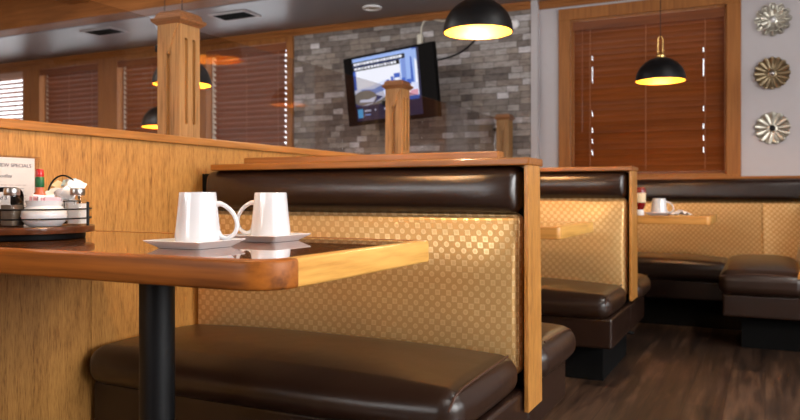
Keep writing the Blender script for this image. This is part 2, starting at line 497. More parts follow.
# left run of the back wall with four window openings
OPEN = [(-9.05, -7.83), (-7.57, -6.59), (-6.33, -5.32), (-5.09, -4.07)]
LZ0, LZ1 = 0.95, 2.34
b = bm_new(); edges = [XL] + [v for o in OPEN for v in o] + [-4.02]
for i in range(0, len(edges), 2): add_box(b, edges[i], edges[i+1], YB, YB+0.16, 0, ZC)
for x0, x1 in OPEN:
    add_box(b, x0, x1, YB, YB+0.16, 0, LZ0); add_box(b, x0, x1, YB, YB+0.16, LZ1, ZC)
struct('wall_left_back', b, 'oak_trim')
b = bm_new(); add_box(b, XL-0.15, XL, YF, 6.1, 0, ZC); struct('wall_left', b, 'wall_warm')
FW_ADDED = [(-5.3, -3.5), (-3.0, -1.2)]  # unseen front openings, added to throw light on the booth fabric
b = bm_new(); es = [XL] + [v for o in FW_ADDED for v in o] + [XR]
for i in range(0, len(es), 2): add_box(b, es[i], es[i+1], YF-0.15, YF, 0, ZC)
for x0, x1 in FW_ADDED:
    add_box(b, x0, x1, YF-0.15, YF, 0, 0.95); add_box(b, x0, x1, YF-0.15, YF, 2.35, ZC)
struct('wall_front', b, 'wall_warm')
# right wall with three daylight windows
RW = [(-2.4, -0.7), (0.0, 1.7), (2.4, 4.1)]
RZ0, RZ1 = 0.95, 2.35
b = bm_new(); es = [YF] + [v for o in RW for v in o] + [6.1]
for i in range(0, len(es), 2): add_box(b, XR, XR+0.15, es[i], es[i+1], 0, ZC)
for y0, y1 in RW:
    add_box(b, XR, XR+0.15, y0, y1, 0, RZ0); add_box(b, XR, XR+0.15, y0, y1, RZ1, ZC)
struct('wall_right', b, 'wall_paint')
# ceiling: soffit along the back wall, main tiled ceiling in front of the wooden beam
b = bm_new(); add_box(b, XL, XR, 4.86, 6.1, ZS, ZC+0.1); struct('ceiling_soffit', b, 'ceiling_paint')
b = bm_new(); add_box(b, XL, XR, 4.66, 4.86, ZS+0.005, ZC, 0.004); struct('trim_2', b, 'oak_trim_x')
b = bm_new(); add_box(b, XL, XR, YF, 4.86, ZC, ZC+0.1); ceil = struct('ceiling', b, 'tile')
b = bm_new()
y = YF
while y < 4.6:
    add_box(b, XL, XR, y-0.012, y+0.012, ZC-0.006, ZC+0.01); y += 0.61
x = XL
while x < XR:
    add_box(b, x-0.012, x+0.012, YF, 4.66, ZC-0.006, ZC+0.01); x += 0.61
g = struct('ceiling_grid', b, 'offwhite', parent=ceil)
for i, (x0, x1) in enumerate(((-5.6, -5.35), (-2.05, -1.8), (-0.5, -0.25))):
    b = bm_new(); add_box(b, x0, x1, YF, 4.66, ZC-0.2, ZC, 0.004); struct('trim_%d' % (3+i), b, 'oak_long')
# wooden crown along the stone and window header
b = bm_new()
def crown(bm, x0, x1, yf, z0, z1, d):
    add_box(bm, x0, x1, yf-d*0.55, yf, z0, z0+(z1-z0)*0.55, 0.004)
    add_box(bm, x0, x1, yf-d, yf, z0+(z1-z0)*0.5, z1, 0.006)
crown(b, XL, -1.70, YB, 2.375, ZS, 0.03); struct('trim_6', b, 'oak_trim_x')
b = bm_new(); crown(b, -1.66, XR, YW, 2.375, ZS, 0.03); struct('trim_7', b, 'oak_trim_x')
b = bm_new(); add_box(b, -4.075, -4.005, YB-0.03, YB, 0, 2.375, 0.004); struct('trim_8', b, 'oak_trim')

def slats(bm, x0, x1, y, z0, z1, pitch, width, tilt, split=False, camber=0.008):
    """a row of cambered slats, each 1.5 mm thick"""
    z = z1
    def slat(a, c, mt):
        n = 6; up = []; dn = []
        for i in range(n+1):
            t = i/n*2-1; h = camber*(1-t*t)
            up.append((t*width/2, h+0.0015)); dn.append((t*width/2, h))
        loop = up + dn[::-1]
        v1 = [bm.verts.new(mt @ Vector((a, p, q))) for p, q in loop]; v2 = [bm.verts.new(mt @ Vector((c, p, q))) for p, q in loop]
        fs = [bm.faces.new(v1), bm.faces.new(v2[::-1])]
        for i in range(len(loop)):
            j = (i+1) % len(loop); fs.append(bm.faces.new((v1[j], v1[i], v2[i], v2[j])))
    while z > z0:
        jt = tilt + (random.choice((-0.03, 0, 0, 0.03, 0.12)) if split else random.uniform(-0.05, 0.05))
        mt = Matrix.Translation((0, y, z)) @ Matrix.Rotation(jt, 4, 'X')
        if split:
            L = x1-x0; xs = [x0, x0+L*0.13, x0+L*0.87, x1]
            g_ = 0.0014 if random.random() < 0.3 else 0.0
            for a, c in zip(xs, xs[1:]): slat(a+(g_ if a != x0 else 0), c-(g_ if c != x1 else 0), mt)
        else: slat(x0, x1, mt)
        z -= pitch

def window(idx, x0, x1, z0, z1, yf, tilt, m_sl, gapl, gapr, casing, pitch=0.044, sw=0.05, depth=0.16, cas=0.09, wands=True):
    root = thing('window_%d' % idx, None, None); root['kind'] = 'structure'
    b = bm_new()
    if casing:
        add_box(b, x0-cas, x0, yf-0.022, yf, z0-cas, z1+cas, 0.005); add_box(b, x1, x1+cas, yf-0.022, yf, z0-cas, z1+cas, 0.005)
        add_box(b, x0-cas, x1+cas, yf-0.026, yf, z1, z1+cas, 0.005); add_box(b, x0-cas, x1+cas, yf-0.04, yf, z0-cas, z0, 0.005)
    # jamb lining
    add_box(b, x0, x0+0.012, yf, yf+depth, z0, z1); add_box(b, x1-0.012, x1, yf, yf+depth, z0, z1)
    add_box(b, x0, x1, yf, yf+depth, z0, z0+0.012); add_box(b, x0, x1, yf, yf+depth, z1-0.012, z1)
    obj('window_frame', b, 'oak_trim', root)
    b = bm_new()
    w = 0.04; ys = yf+depth-0.06
    for (a0, a1, c0, c1) in ((x0+.012, x0+.012+w, z0+.012, z1-.012), (x1-.012-w, x1-.012, z0+.012, z1-.012), (x0+.012+w, x1-.012-w, z0+.012, z0+.012+w), (x0+.012+w, x1-.012-w, z1-.012-w, z1-.012)):
        add_box(b, a0, a1, ys, ys+0.03, c0, c1)
    obj('sash', b, 'offwhite', root)
    b = bm_new(); add_box(b, x0+.012+w, x1-.012-w, ys+0.012, ys+0.016, z0+.012+w, z1-.012-w); obj('window_pane', b, 'window_glass', root)
    bl = bm_new(); slats(bl, x0+0.012+gapl, x1-0.012-gapr, yf+0.05, z0+0.03, z1-0.085, pitch, sw, tilt, casing, 0.0016 if casing else 0.012)
    s = obj('blind', bl, m_sl, root)
    b = bm_new(); add_box(b, x0+0.014, x1-0.014, yf+0.005, yf+0.012, z1-0.085, z1-0.014, 0.003); obj('blind_valance', b, m_sl, s)
    b = bm_new()
    L = x1-x0
    for t in (0.13, 0.5, 0.87):
        add_tube(b, [(x0+L*t, yf+0.019, z0+0.03), (x0+L*t, yf+0.019, z1-0.02)], 0.0022, 6)
    obj('ladder_cord', b, 'cord_brown', s)
    b = bm_new()
    add_box(b, x0+0.012+gapl, x1-0.012-gapr, yf+0.02, yf+0.07, z0+0.013, z0+0.028, 0.003); obj('bottom_rail', b, m_sl, s)
    if wands:
        b = bm_new(); add_tube(b, [(x0+L*0.08, yf-0.004, z1-0.06), (x0+L*0.08, yf-0.004, z0+0.35)], 0.0035, 6); obj('tilt_wand', b, m_sl, s)
    return root
window(1, WX0, WX1, WZ0, WZ1, YW, math.radians(-72), 'blind_dark', 0.004, 0.006, True, cas=0.095)
tl = [math.radians(-22), math.radians(-43), math.radians(-43), math.radians(-42)]
ml = ['blind_pale', 'blind_red', 'blind_red', 'blind_red']
for i, (x0, x1) in enumerate(OPEN):
    window(2+i, x0, x1, LZ0, LZ1, YB, tl[i], ml[i], 0.07 if i else 0.01, 0.0 if i in (0, 1, 2) else 0.06, False, pitch=0.053, sw=0.074 if i else 0.05, wands=False)
def side_window(idx, y0, y1):
    root = thing('window_%d' % idx, None, None); root['kind'] = 'structure'
    b = bm_new(); c = 0.09
    for (a0, a1, c0, c1) in ((y0-c, y0, RZ0-c, RZ1+c), (y1, y1+c, RZ0-c, RZ1+c), (y0, y1, RZ1, RZ1+c), (y0, y1, RZ0-c, RZ0)):
        add_box(b, XR-0.02, XR, a0, a1, c0, c1, 0.004)
    ym = (y0+y1)/2; add_box(b, XR+0.05, XR+0.09, ym-0.02, ym+0.02, RZ0, RZ1)
    obj('window_frame', b, 'oak_trim', root)
    b = bm_new(); add_box(b, XR+0.06, XR+0.065, y0, y1, RZ0, RZ1); obj('window_pane', b, 'window_glass', root)
for i, (y0, y1) in enumerate(RW): side_window(6+i, y0, y1)

def added_front_window(idx, x0, x1):  # added window behind the camera, there to light the fabric
    root = thing('window_%d' % idx, None, None); root['kind'] = 'structure'
    b = bm_new(); c = 0.09
    for (a0, a1, c0, c1) in ((x0-c, x0, RZ0-c, RZ1+c), (x1, x1+c, RZ0-c, RZ1+c), (x0, x1, RZ1, RZ1+c), (x0, x1, RZ0-c, RZ0)):
        add_box(b, a0, a1, YF, YF+0.02, c0, c1, 0.004)
    xm = (x0+x1)/2; add_box(b, xm-0.02, xm+0.02, YF-0.09, YF-0.05, RZ0, RZ1)
    obj('window_frame', b, 'oak_trim', root)
    b = bm_new(); add_box(b, x0, x1, YF-0.065, YF-0.06, RZ0, RZ1); obj('window_pane', b, 'window_glass', root)
for i, (x0, x1) in enumerate(FW_ADDED): added_front_window(9+i, x0, x1)

# ------------------------------------------------------------------ half wall with posts and glass
XP = -1.80; PX = -1.90; PG = -1.976
hw = thing('half_wall', 'long oak half wall with flat top rail behind the booths', 'partition', (-1.95, 3.2, 0))
def local(o, parent):   # keep world placement of a part built in world coordinates
    o.location = -Vector(parent.location); return o
ys = [-1.4, 0.35, 1.57, 2.79, 4.01, 5.23, 5.83]
for a, c in zip(ys, ys[1:]):
    b = bm_new(); add_box(b, XP-0.015, XP, a+0.0006, c-0.0006, 0.0, 1.045, 0.0012, 1)
    local(obj('panel', b, 'oak_panel', hw), hw)
b = bm_new(); add_box(b, XP-0.28, XP-0.015, -1.4, 5.83, 0.0, 1.045); local(obj('wall_core', b, 'oak_panel', hw), hw)
b = bm_new(); add_box(b, XP-0.30, XP+0.012, -1.4, 5.83, 1.045, 1.072, 0.004); local(obj('top_rail', b, 'oak_long', hw), hw)

def make_post(w=0.104, z0=1.072, z1=1.525):
    root = thing('wooden_post', None, 'post')
    h = w/2
    H_ = z1-z0-0.045
    b = bm_new(); add_box(b, -h+.012, h-.012, -h+.012, h-.012, 0, H_)
    # build the four faces as raised stiles so that flutes are real recesses
    d = 0.013
    for k in range(4):
        mt = Matrix.Rotation(k*PI/2, 4, 'Z')
        if k % 2 == 0:    # faces -Y / +Y: V-shaped head over one groove
            y0, y1 = -h, -h+d
            add_box(b, -h, -0.011, y0, y1, 0, H_, mat=mt); add_box(b, 0.011, h, y0, y1, 0, H_, mat=mt)
            tri = [(-h+.006, H_-0.004), (h-.006, H_-0.004), (0.0, H_-0.11)]
            vs = [b.verts.new(mt @ Vector((x, -h-0.007, z))) for x, z in tri] + [b.verts.new(mt @ Vector((x*1.0, -h+0.006, z))) for x, z in tri]
            for q in ((0, 1, 2), (5, 4, 3), (0, 3, 4, 1), (1, 4, 5, 2), (2, 5, 3, 0)): b.faces.new([vs[i] for i in q])
        else:             # faces +X / -X: two flutes with round ends
            y0, y1 = -h, -h+d
            fw = 0.0088; cxs = (-0.020, 0.020)
            xs = [-h, cxs[0]-fw, cxs[0]+fw, cxs[1]-fw, cxs[1]+fw, h]
            for i in (0, 2, 4): add_box(b, xs[i], xs[i+1], y0, y1, 0, H_, mat=mt)
            for cx in cxs:
                add_box(b, cx-fw, cx+fw, y0, y1, H_-0.05, H_, mat=mt); add_box(b, cx-fw, cx+fw, y0, y1, 0, 0.05, mat=mt)
                for s, zc in ((1, H_-0.05-fw), (-1, 0.05+fw)):       # round the ends with corner fillets
                    for sx in (-1, 1):
                        P = [(cx+sx*fw, zc+s*fw)] + [(cx+sx*fw*math.cos(t*PI/8), zc+s*fw*math.sin(t*PI/8)) for t in range(0, 5)]
                        v1 = [b.verts.new(mt @ Vector((x, y0, z))) for x, z in P]; v2 = [b.verts.new(mt @ Vector((x, y1, z))) for x, z in P]
                        b.faces.new(v1); b.faces.new(v2[::-1])
                        for i in range(len(P)): b.faces.new((v1[i], v1[(i+1) % len(P)], v2[(i+1) % len(P)], v2[i]))
    bmesh.ops.recalc_face_normals(b, faces=b.faces)
    obj('shaft', b, 'oak_post', root)
    b = bm_new()
    def sq(z, s): return [b.verts.new((x*s, y*s, z)) for x, y in ((-1, -1), (1, -1), (1, 1), (-1, 1))]
    prof = [(H_-0.004, h+.002), (H_+.002, h+.008), (H_+.008, h+.015), (H_+.016, h+.018), (H_+.020, h+.015), (H_+.021, h+.008), (H_+.034, h+.004), (H_+.037, h+.004), (H_+.045, h-.004)]
    rg = [sq(z, s) for z, s in prof]
    for a, c in zip(rg, rg[1:]):
        for i in range(4): b.faces.new((a[i], a[(i+1) % 4], c[(i+1) % 4], c[i]))
    b.faces.new(rg[0][::-1]); b.faces.new(rg[-1])
    obj('post_cap', b, 'post_cap_oak', root)
    return root
posts = [(2.045, 'tall fluted oak post nearest the camera, on the half wall behind the mugs'),
         (3.82, 'fluted oak post standing in front of the television'),
         (5.775, 'smallest fluted oak post, at the far end of the half wall by the stone')]
p0 = make_post()
for i, (y, lab) in enumerate(posts):
    p = p0 if i == 0 else copy_tree(p0)
    p.location = (PX, y, 1.072); p['label'] = lab; p['group'] = 'fluted oak posts on the half wall'
def glass_panel(y0, y1, label, clips):
    z0, z1 = 1.075, 1.505; c = 0.06
    root = thing('glass_panel', label, 'glass panel', (PG, (y0+y1)/2, z0), 0, 'glass dividers between the posts')
    L = (y1-y0)/2
    b = bm_new(); poly = [(-L, 0), (L, 0), (L, z1-z0-c), (L-c*.8, z1-z0), (-L+c*.8, z1-z0), (-L, z1-z0-c)]
    v1 = [b.verts.new((-0.003, y, z)) for y, z in poly]; v2 = [b.verts.new((0.003, y, z)) for y, z in poly]
    b.faces.new(v1); b.faces.new(v2[::-1])
    for i in range(6): b.faces.new((v1[i], v1[(i+1) % 6], v2[(i+1) % 6], v2[i]))
    bmesh.ops.recalc_face_normals(b, faces=b.faces)
    obj('pane', b, 'glass', root)
    for s in clips:
        b = bm_new(); add_box(b, -0.012, 0.012, s*L-0.014, s*L+0.014, z1-z0-0.115, z1-z0-0.09, 0.003)
        cc = obj('clip', b, 'black_metal', root)
glass_panel(0.32, 2.03, 'smoky glass divider left of the nearest post', (1,))
glass_panel(2.06, 3.805, 'smoky glass divider between the nearest post and the post before the television', (-1, 1))
glass_panel(3.835, 5.76, 'smoky glass divider in front of the stone wall right of the television', (-1, 1))

# ------------------------------------------------------------------ booths
def make_booth(name, label, y0, th, ztop, zpan, zend, sd=0.47, rd=0.42, raised=None):
    """double booth: front seat faces -Y, rear seat faces +Y. y0 = near edge of the end panel"""
    X0, X1 = -1.795, -0.588
    root = thing(name, label, 'booth', ((X0+X1)/2, y0+th/2, 0), 0, 'double sided booths along the half wall')
    cx, cy = root.location.x, root.location.y
    def add(nm, b, m, sm=False, par=None):
        o = obj(nm, b, m, par or root, sm)
        if par is None: o.location = (-cx, -cy, 0)
        return o
    zb, zt = 0.315, 0.425
    xi = X1-0.025
    # frame core
    b = bm_new(); add_box(b, X0, xi, y0+0.05, y0+th-0.05, 0.33, ztop-0.03); add('back_frame', b, 'kick')
    for side in (1, -1):
        def F(v, side=side):
            # rake: the back leans away towards the top, on both sides
            zz = (v.z-0.38)/(ztop-0.38)
            w = v.copy()
            w.y = w.y + 0.012*zz
            if side < 0: w.y = 2*(y0+th/2) - w.y
            return w
        zband = ztop-0.16
        b = bm_new(); add_cushion(b, (X0+0.003, y0+0.012, 0.36), (xi-0.003, y0+0.058, zband+0.004), 0.024, crown_lo=(0, 0.030, 0), n=16, fn=F, pw=(14, 2, 2.4))
        add('back_cushion', b, 'fabric', True)
        b = bm_new(); add_cushion(b, (X0+0.045, y0-0.006, zband), (xi-0.003, y0+0.056, ztop-0.022), 0.03, crown_lo=(0, 0.026, 0), n=14, fn=F, pw=(14, 2, 2))
        o = add('head_roll', b, 'leather', True); o['label'] = 'dark brown vinyl head roll'
    # end panel of oak with a thin front edge
    b = bm_new(); v_ = add_box(b, X1-0.014, X1, y0, y0+th+0.012, zpan, zend, 0.0025)
    for v in v_:
        if v.co.y > y0+th/2: v.co.y -= 0.026*(v.co.z-zpan)/(zend-zpan)
    add('end_panel', b, 'oak_end')
    # caps
    b = bm_new(); add_box(b, X0+0.085, X1+0.003, y0-0.008, y0+th+0.008, ztop-0.022, ztop, 0.004); cap = add('top_cap', b, 'oak_cap')
    if raised:
        b = bm_new(); add_box(b, raised[0], raised[1], y0+0.035, y0+th-0.035, ztop, ztop+0.022, 0.003)
        o = add('cap_strip', b, 'oak_cap')
    # seats
    for side, dep in ((1, sd), (-1, rd)):
        ya, yb = (y0-dep, y0+0.01) if side > 0 else (y0+th-0.01, y0+th+dep)
        b = bm_new(); add_cushion(b, (X0+0.005, min(ya, yb)-(0.0 if side > 0 else 0), zb), (X1-0.026 if side > 0 else X1+0.012, max(ya, yb)+(0.035 if side < 0 else 0), zt), 0.05, crown=(0.010, 0, 0.036), crown_lo=(0, 0.03 if side > 0 else 0, 0), n=14, pw=(3, 2.5, 3))
        if side > 0:
            lim = y0-0.002
            for v in b.verts: v.co.y = min(v.co.y, lim)
        else:
            lim = y0+th+0.002
            for v in b.verts: v.co.y = max(v.co.y, lim)
        o = add('seat_cushion', b, 'leather_seat', True)
        # piping round the end boxing
        b = bm_new(); yA, yB = min(ya, yb)-(0.02 if side > 0 else 0)+0.005, max(ya, yb)+(0.02 if side < 0 else 0)-0.005
        ye = yA if side > 0 else yB; yi = yB-0.07 if side > 0 else yA+0.05
        pts = []
        for k in range(13):
            t = k/12
            yy = lerp(ye, yi, t); zz = zt - 0.006 + 0.012*math.sin(min(1, t*1.4)*PI/2) - (0.03*max(0, 1-t*9))
            pts.append((X1+(-0.002 if side < 0 else -0.040)+0.004*math.sin(t*PI), yy, zz))
        add_tube(b, pts, 0.0032, 8)
        add('piping', b, 'piping', True, o)
        # upholstered apron under the cushion
        b = bm_new(); add_cushion(b, (X0+0.005, ya+0.035 if side > 0 else y0+th/2, 0.182), (X1-0.019, y0+th/2 if side > 0 else yb, zb+0.006), 0.014, n=4)
        add('seat_base', b, 'leather', True)
    b = bm_new(); add_box(b, X0+0.01, X1-0.09, y0-sd+0.20, y0+th+rd-0.16, 0.0, 0.184, 0.003); add('kick_base', b, 'kick')
    return root
make_booth('restaurant_booth', 'nearest brown and gold upholstered booth with oak end panel behind the mugs', 2.0, 0.128, 0.975, 0.264, 0.957, rd=0.38, raised=(-1.60, -0.69))
make_booth('restaurant_booth', 'second brown and gold upholstered booth, farther up the aisle behind the nearest one', 3.78, 0.17, 1.012, 0.345, 0.99, sd=0.46, rd=0.38)

# corner booth: one run along the window wall, one leg coming forward at the right
def corner_booth():
    root = thing('corner_booth', 'long L-shaped brown and gold corner booth under the brown window blind', 'booth', (-0.6, 5.2, 0))
    def add(nm, b, m, sm=False, par=None):
        o = obj(nm, b, m, par or root, sm)
        if par is None: o.location = -Vector(root.location)
        return o
    YK, ZT = 5.56, 1.0
    b = bm_new(); add_box(b, -1.795, 0.46, YK+0.11, YK+0.30, 0.0, ZT-0.02); add('back_frame', b, 'kick')
    def F(v): w = v.copy(); w.y += 0.05*(v.z-0.38)/0.6; return w
    for (x0, x1) in ((-1.79, -0.006), (-0.022, 0.30)):
        b = bm_new(); add_cushion(b, (x0, YK, 0.36), (x1, YK+0.09, 0.828), 0.02, crown_lo=(0, 0.008, 0), n=8, fn=F); add('back_cushion', b, 'fabric', True)
    b = bm_new(); add_cushion(b, (-1.79, YK-0.03, 0.825), (0.40, YK+0.09, ZT-0.018), 0.035, crown_lo=(0, 0.02, 0), n=8, fn=F); add('head_roll', b, 'leather', True)
    b = bm_new(); add_box(b, -1.79, 0.46, YK+0.06, YW-0.03, ZT-0.018, ZT, 0.004); add('top_cap', b, 'oak_cap')
    b = bm_new(); add_cushion(b, (-1.785, 5.08, 0.315), (-0.20, YK, 0.44), 0.05, crown=(0, 0, 0.03), n=10); add('seat_cushion', b, 'leather_seat', True)
    b = bm_new(); add_cushion(b, (-1.785, 5.12, 0.19), (-0.20, YK, 0.318), 0.014, n=4); add('seat_base', b, 'leather', True)
    b = bm_new(); add_box(b, -1.78, -0.12, 5.24, YK+0.10, 0.0, 0.192); add('kick_base', b, 'kick')
    # right leg
    def G(v): w = v.copy(); w.x += 0.12*(v.z-0.38)/0.6; return w
    b = bm_new(); add_cushion(b, (-0.235, 4.48, 0.315), (0.20, YK, 0.445), 0.05, crown=(0, 0, 0.045), crown_lo=(0.0, 0.012, 0), n=12); o = add('seat_cushion', b, 'leather_seat', True)
    b = bm_new(); add_tube(b, [(-0.225+0.42*t, 4.487, 0.418+0.018*math.sin(t*PI)) for t in [k/12 for k in range(13)]], 0.004, 8); add('piping', b, 'piping', True, o)
    b = bm_new(); add_cushion(b, (-0.215, 4.52, 0.19), (0.30, YK, 0.318), 0.014, n=4); add('seat_base', b, 'leather', True)
    b = bm_new(); add_box(b, -0.12, 0.30, 4.66, YK+0.10, 0.0, 0.192); add('kick_base', b, 'kick')
    b = bm_new(); add_cushion(b, (0.17, 4.50, 0.40), (0.25, YK, 0.80), 0.02, n=8, fn=G); add('back_cushion', b, 'fabric', True)
    b = bm_new(); add_cushion(b, (0.14, 4.50, 0.797), (0.25, YK, ZT-0.018), 0.035, n=8, fn=G); add('head_roll', b, 'leather', True)
    b = bm_new(); poly = [(0.155, 0.42), (0.45, 0.42), (0.45, ZT), (0.27, ZT)]
    v1 = [b.verts.new((x, 4.478, z)) for x, z in poly]; v2 = [b.verts.new((x, 4.497, z)) for x, z in poly]
    b.faces.new(v1); b.faces.new(v2[::-1])
    for i in range(4): b.faces.new((v1[i], v1[(i+1) % 4], v2[(i+1) % 4], v2[i]))
    bmesh.ops.recalc_face_normals(b, faces=b.faces); add('end_panel', b, 'oak_end')
    b = bm_new(); add_box(b, 0.36, 0.46, 4.5, YK+0.11, 0.0, ZT-0.02); add('side_frame', b, 'kick')
corner_booth()

# ------------------------------------------------------------------ tables
def make_table(label, x1, y0, y1, ztop, rad, px, py, th=0.049, x0=-1.797, edge='table_edge_shaded'):
    root = thing('dining_table', label, 'table', (px, py, 0), 0, 'oak edged booth tables')
    def add(nm, b, m, sm=False, par=None):
        o = obj(nm, b, m, par or root, sm)
        if par is None: o.location = -Vector(root.location)
        return o
    iw = 0.028
    b = bm_new()
    poly = round_poly([(x0, y0+iw), (x1-iw, y0+iw), (x1-iw, y1-iw), (x0, y1-iw)], [0, rad*0.7, rad*0.2, 0])
    add_prism(b, poly, ztop-th+0.006, ztop)
    add('tabletop', b, 'tabletop_x')
    # solid oak lipping, near, end and far sides
    outer = round_poly([(x0, y0), (x1, y0), (x1, y1), (x0, y1)], [0, rad, rad*0.3, 0])
    inner = round_poly([(x0, y0+iw), (x1-iw, y0+iw), (x1-iw, y1-iw), (x0, y1-iw)], [0, rad*0.7, rad*0.2, 0])
    n = len(outer)
    split = [i for i, p in enumerate(outer) if p[1] < y0+rad*1.01]
    def lip(i0, i1, m, bev=0.006):
        bb = bm_new(); poly = outer[i0:i1+1] + inner[i0:i1+1][::-1]
        vb = [bb.verts.new((x, y, ztop-th)) for x, y in poly]; vt = [bb.verts.new((x, y, ztop+0.0004)) for x, y in poly]
        bb.faces.new(vb[::-1]); bb.faces.new(vt); k = len(poly); cnt = i1-i0+1
        for i in range(k): bb.faces.new((vb[i], vb[(i+1) % k], vt[(i+1) % k], vt[i]))
        es = [e for e in bb.edges if all((v in vt[:cnt]) or (v in vb[:cnt]) for v in e.verts) and abs(e.verts[0].co.z-e.verts[1].co.z) < 1e-6]
        bmesh.ops.recalc_face_normals(bb, faces=bb.faces)
        bmesh.ops.bevel(bb, geom=es, offset=bev, segments=3, profile=0.5, affect='EDGES')
        return add('edge_lipping', bb, m, 40)
    e1 = max(split)
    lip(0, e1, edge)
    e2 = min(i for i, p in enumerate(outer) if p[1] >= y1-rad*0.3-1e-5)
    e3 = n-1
    lip(e1, e2+4, 'edge_lit'); lip(e2+4, e3, edge)
    b = bm_new(); add_lathe(b, [(0, 0.02), (0.039, 0.02), (0.039, ztop-th-0.012), (0, ztop-th-0.012)], 32, (px, py)); add('column', b, 'black_metal', 40)
    b = bm_new()
    for k in range(4):
        mt = Matrix.Translation((px, py, 0)) @ Matrix.Rotation(k*PI/2, 4, 'Z')
        add_box(b, 0.02, 0.19 if k % 2 == 0 else 0.16, -0.018, 0.018, ztop-th-0.014, ztop-th-0.0005, 0.002, mat=mt)
    add('top_bracket', b, 'black_metal')
    b = bm_new(); add_lathe(b, [(0, 0.045), (0.05, 0.045), (0.07, 0.032), (0.09, 0.012), (0, 0.012)], 32, (px, py))
    for k in range(4):
        mt = Matrix.Translation((px, py, 0)) @ Matrix.Rotation(k*PI/2, 4, 'Z')
        L = 0.27 if k % 2 == 0 else 0.2
        add_tube(b, [tuple(mt @ Vector(p)) for p in ((0.03, 0, 0.03), (0.12, 0, 0.026), (L-0.02, 0, 0.016), (L, 0, 0.013))], [0.03, 0.028, 0.022, 0.012], 12, rz=0.5)
    add('foot_base', b, 'black_metal', 40)
    return root
ZT1 = 0.765
make_table('nearest oak edged booth table holding the two white mugs and the condiments', -0.69, 0.945, 1.565, ZT1, 0.075, -1.235, 1.26)
make_table('second oak edged booth table, its end showing past the nearest end panel', -0.70, 2.80, 3.41, 0.748, 0.02, -1.235, 3.10, edge='table_edge_pale')
make_table('farthest oak edged table, in front of the corner booth with a ketchup bottle', -0.27, 4.47, 5.02, 0.75, 0.03, -1.0, 4.76, edge='table_edge_pale')

# ------------------------------------------------------------------ mugs and saucers
def make_saucer():
    root = thing('saucer', None, 'saucer')
    b = bm_new()
    def ring(s, z, r, n=6):
        p = round_poly([(-s, -s), (s, -s), (s, s), (-s, s)], [r]*4, n)
        return [b.verts.new((x, y, z)) for x, y in p]
    R = [ring(0.053, 0.0, 0.010), ring(0.055, 0.002, 0.010), ring(0.0705, 0.0125, 0.006), ring(0.0725, 0.0145, 0.006), ring(0.0715, 0.0155, 0.006), ring(0.066, 0.0135, 0.006), ring(0.045, 0.0065, 0.010), ring(0.03, 0.006, 0.012)]
    for a, c in zip(R, R[1:]):
        for i in range(len(a)): b.faces.new((a[i], a[(i+1) % len(a)], c[(i+1) % len(a)], c[i]))
    b.faces.new(R[0][::-1]); b.faces.new(R[-1])
    bmesh.ops.recalc_face_normals(b, faces=b.faces)
    obj('dish', b, 'porcelain', root, 35)
    return root
def make_mug():
    root = thing('mug', None, 'mug')
    b = bm_new()
    prof = [(0, 0.003), (0.036, 0.0025), (0.041, 0.0), (0.0435, 0.001), (0.0458, 0.004), (0.0465, 0.010), (0.0462, 0.018), (0.0440, 0.036), (0.0412, 0.060), (0.0392, 0.080), (0.0374, 0.0965), (0.0370, 0.0983), (0.0360, 0.0985), (0.0352, 0.0975), (0.0368, 0.080), (0.0388, 0.060), (0.0415, 0.036), (0.0430, 0.014), (0.038, 0.008), (0, 0.007)]
    add_lathe(b, prof, 64); obj('cup_body', b, 'porcelain', root, 50)
    b = bm_new()
    key = [(0.0375, 0.075), (0.046, 0.0765), (0.057, 0.072), (0.069, 0.063), (0.078, 0.050), (0.0815, 0.037), (0.079, 0.025), (0.071, 0.0155), (0.059, 0.0105), (0.0475, 0.0145), (0.0415, 0.0215)]
    # Catmull-Rom
    pts = []
    for i in range(len(key)-1):
        p0 = Vector(key[max(0, i-1)]); p1 = Vector(key[i]); p2 = Vector(key[i+1]); p3 = Vector(key[min(len(key)-1, i+2)])
        for k in range(4):
            t = k/4; q = 0.5*((2*p1)+(-p0+p2)*t+(2*p0-5*p1+4*p2-p3)*t*t+(-p0+3*p1-3*p2+p3)*t**3); pts.append((q.x, 0, q.y))
    pts.append((key[-1][0], 0, key[-1][1]))
    m = len(pts); rad = [0.0058 if 3 < i < m-4 else 0.0078 for i in range(m)]
    rad = [lerp(0.0090, 0.0060, min(1, min(i, m-1-i)/6)) for i in range(m)]
    add_tube(b, pts, rad, 14, rz=0.75); obj('handle', b, 'porcelain', root, 60)
    return root
S0 = make_saucer(); G_ = 0.0035
S0.location = (-1.026, 1.151, ZT1+0.0005); S0['label'] = 'white square saucer under the left mug, nearer the table edge'; S0['group'] = 'square white saucers'
S1 = copy_tree(S0); S1.location = (-1.02, 1.385, ZT1+0.0005); S1['label'] = 'white square saucer under the right mug, by the booth back'
mug0 = make_mug(); mug0.location = (-1.0215, 1.1532, ZT1+0.0068); mug0.rotation_euler = (0, 0, math.radians(26)); mug0['label'] = 'larger looking white mug on the left saucer, handle turned right'; mug0['group'] = 'white porcelain mugs'
mug1 = copy_tree(mug0); mug1.location = (-1.0145, 1.3877, ZT1+0.0068); mug1.rotation_euler = (0, 0, math.radians(206-8)); mug1['label'] = 'white mug on the right saucer, handle turned left toward the other'
for m_ in (mug0, mug1): m_.scale = (0.97, 0.97, 1.055)
mug2 = copy_tree(mug0); mug2.location = (-0.565, 4.63, 0.7565); mug2.rotation_euler = (0, 0, math.radians(15)); mug2.scale = (1, 1, 0.95); mug2['label'] = 'small looking white mug on the farthest table beside the ketchup bottle'
S2 = copy_tree(S0); S2.location = (-0.565, 4.63, 0.7508); S2['label'] = 'square white saucer on the farthest table under its mug'
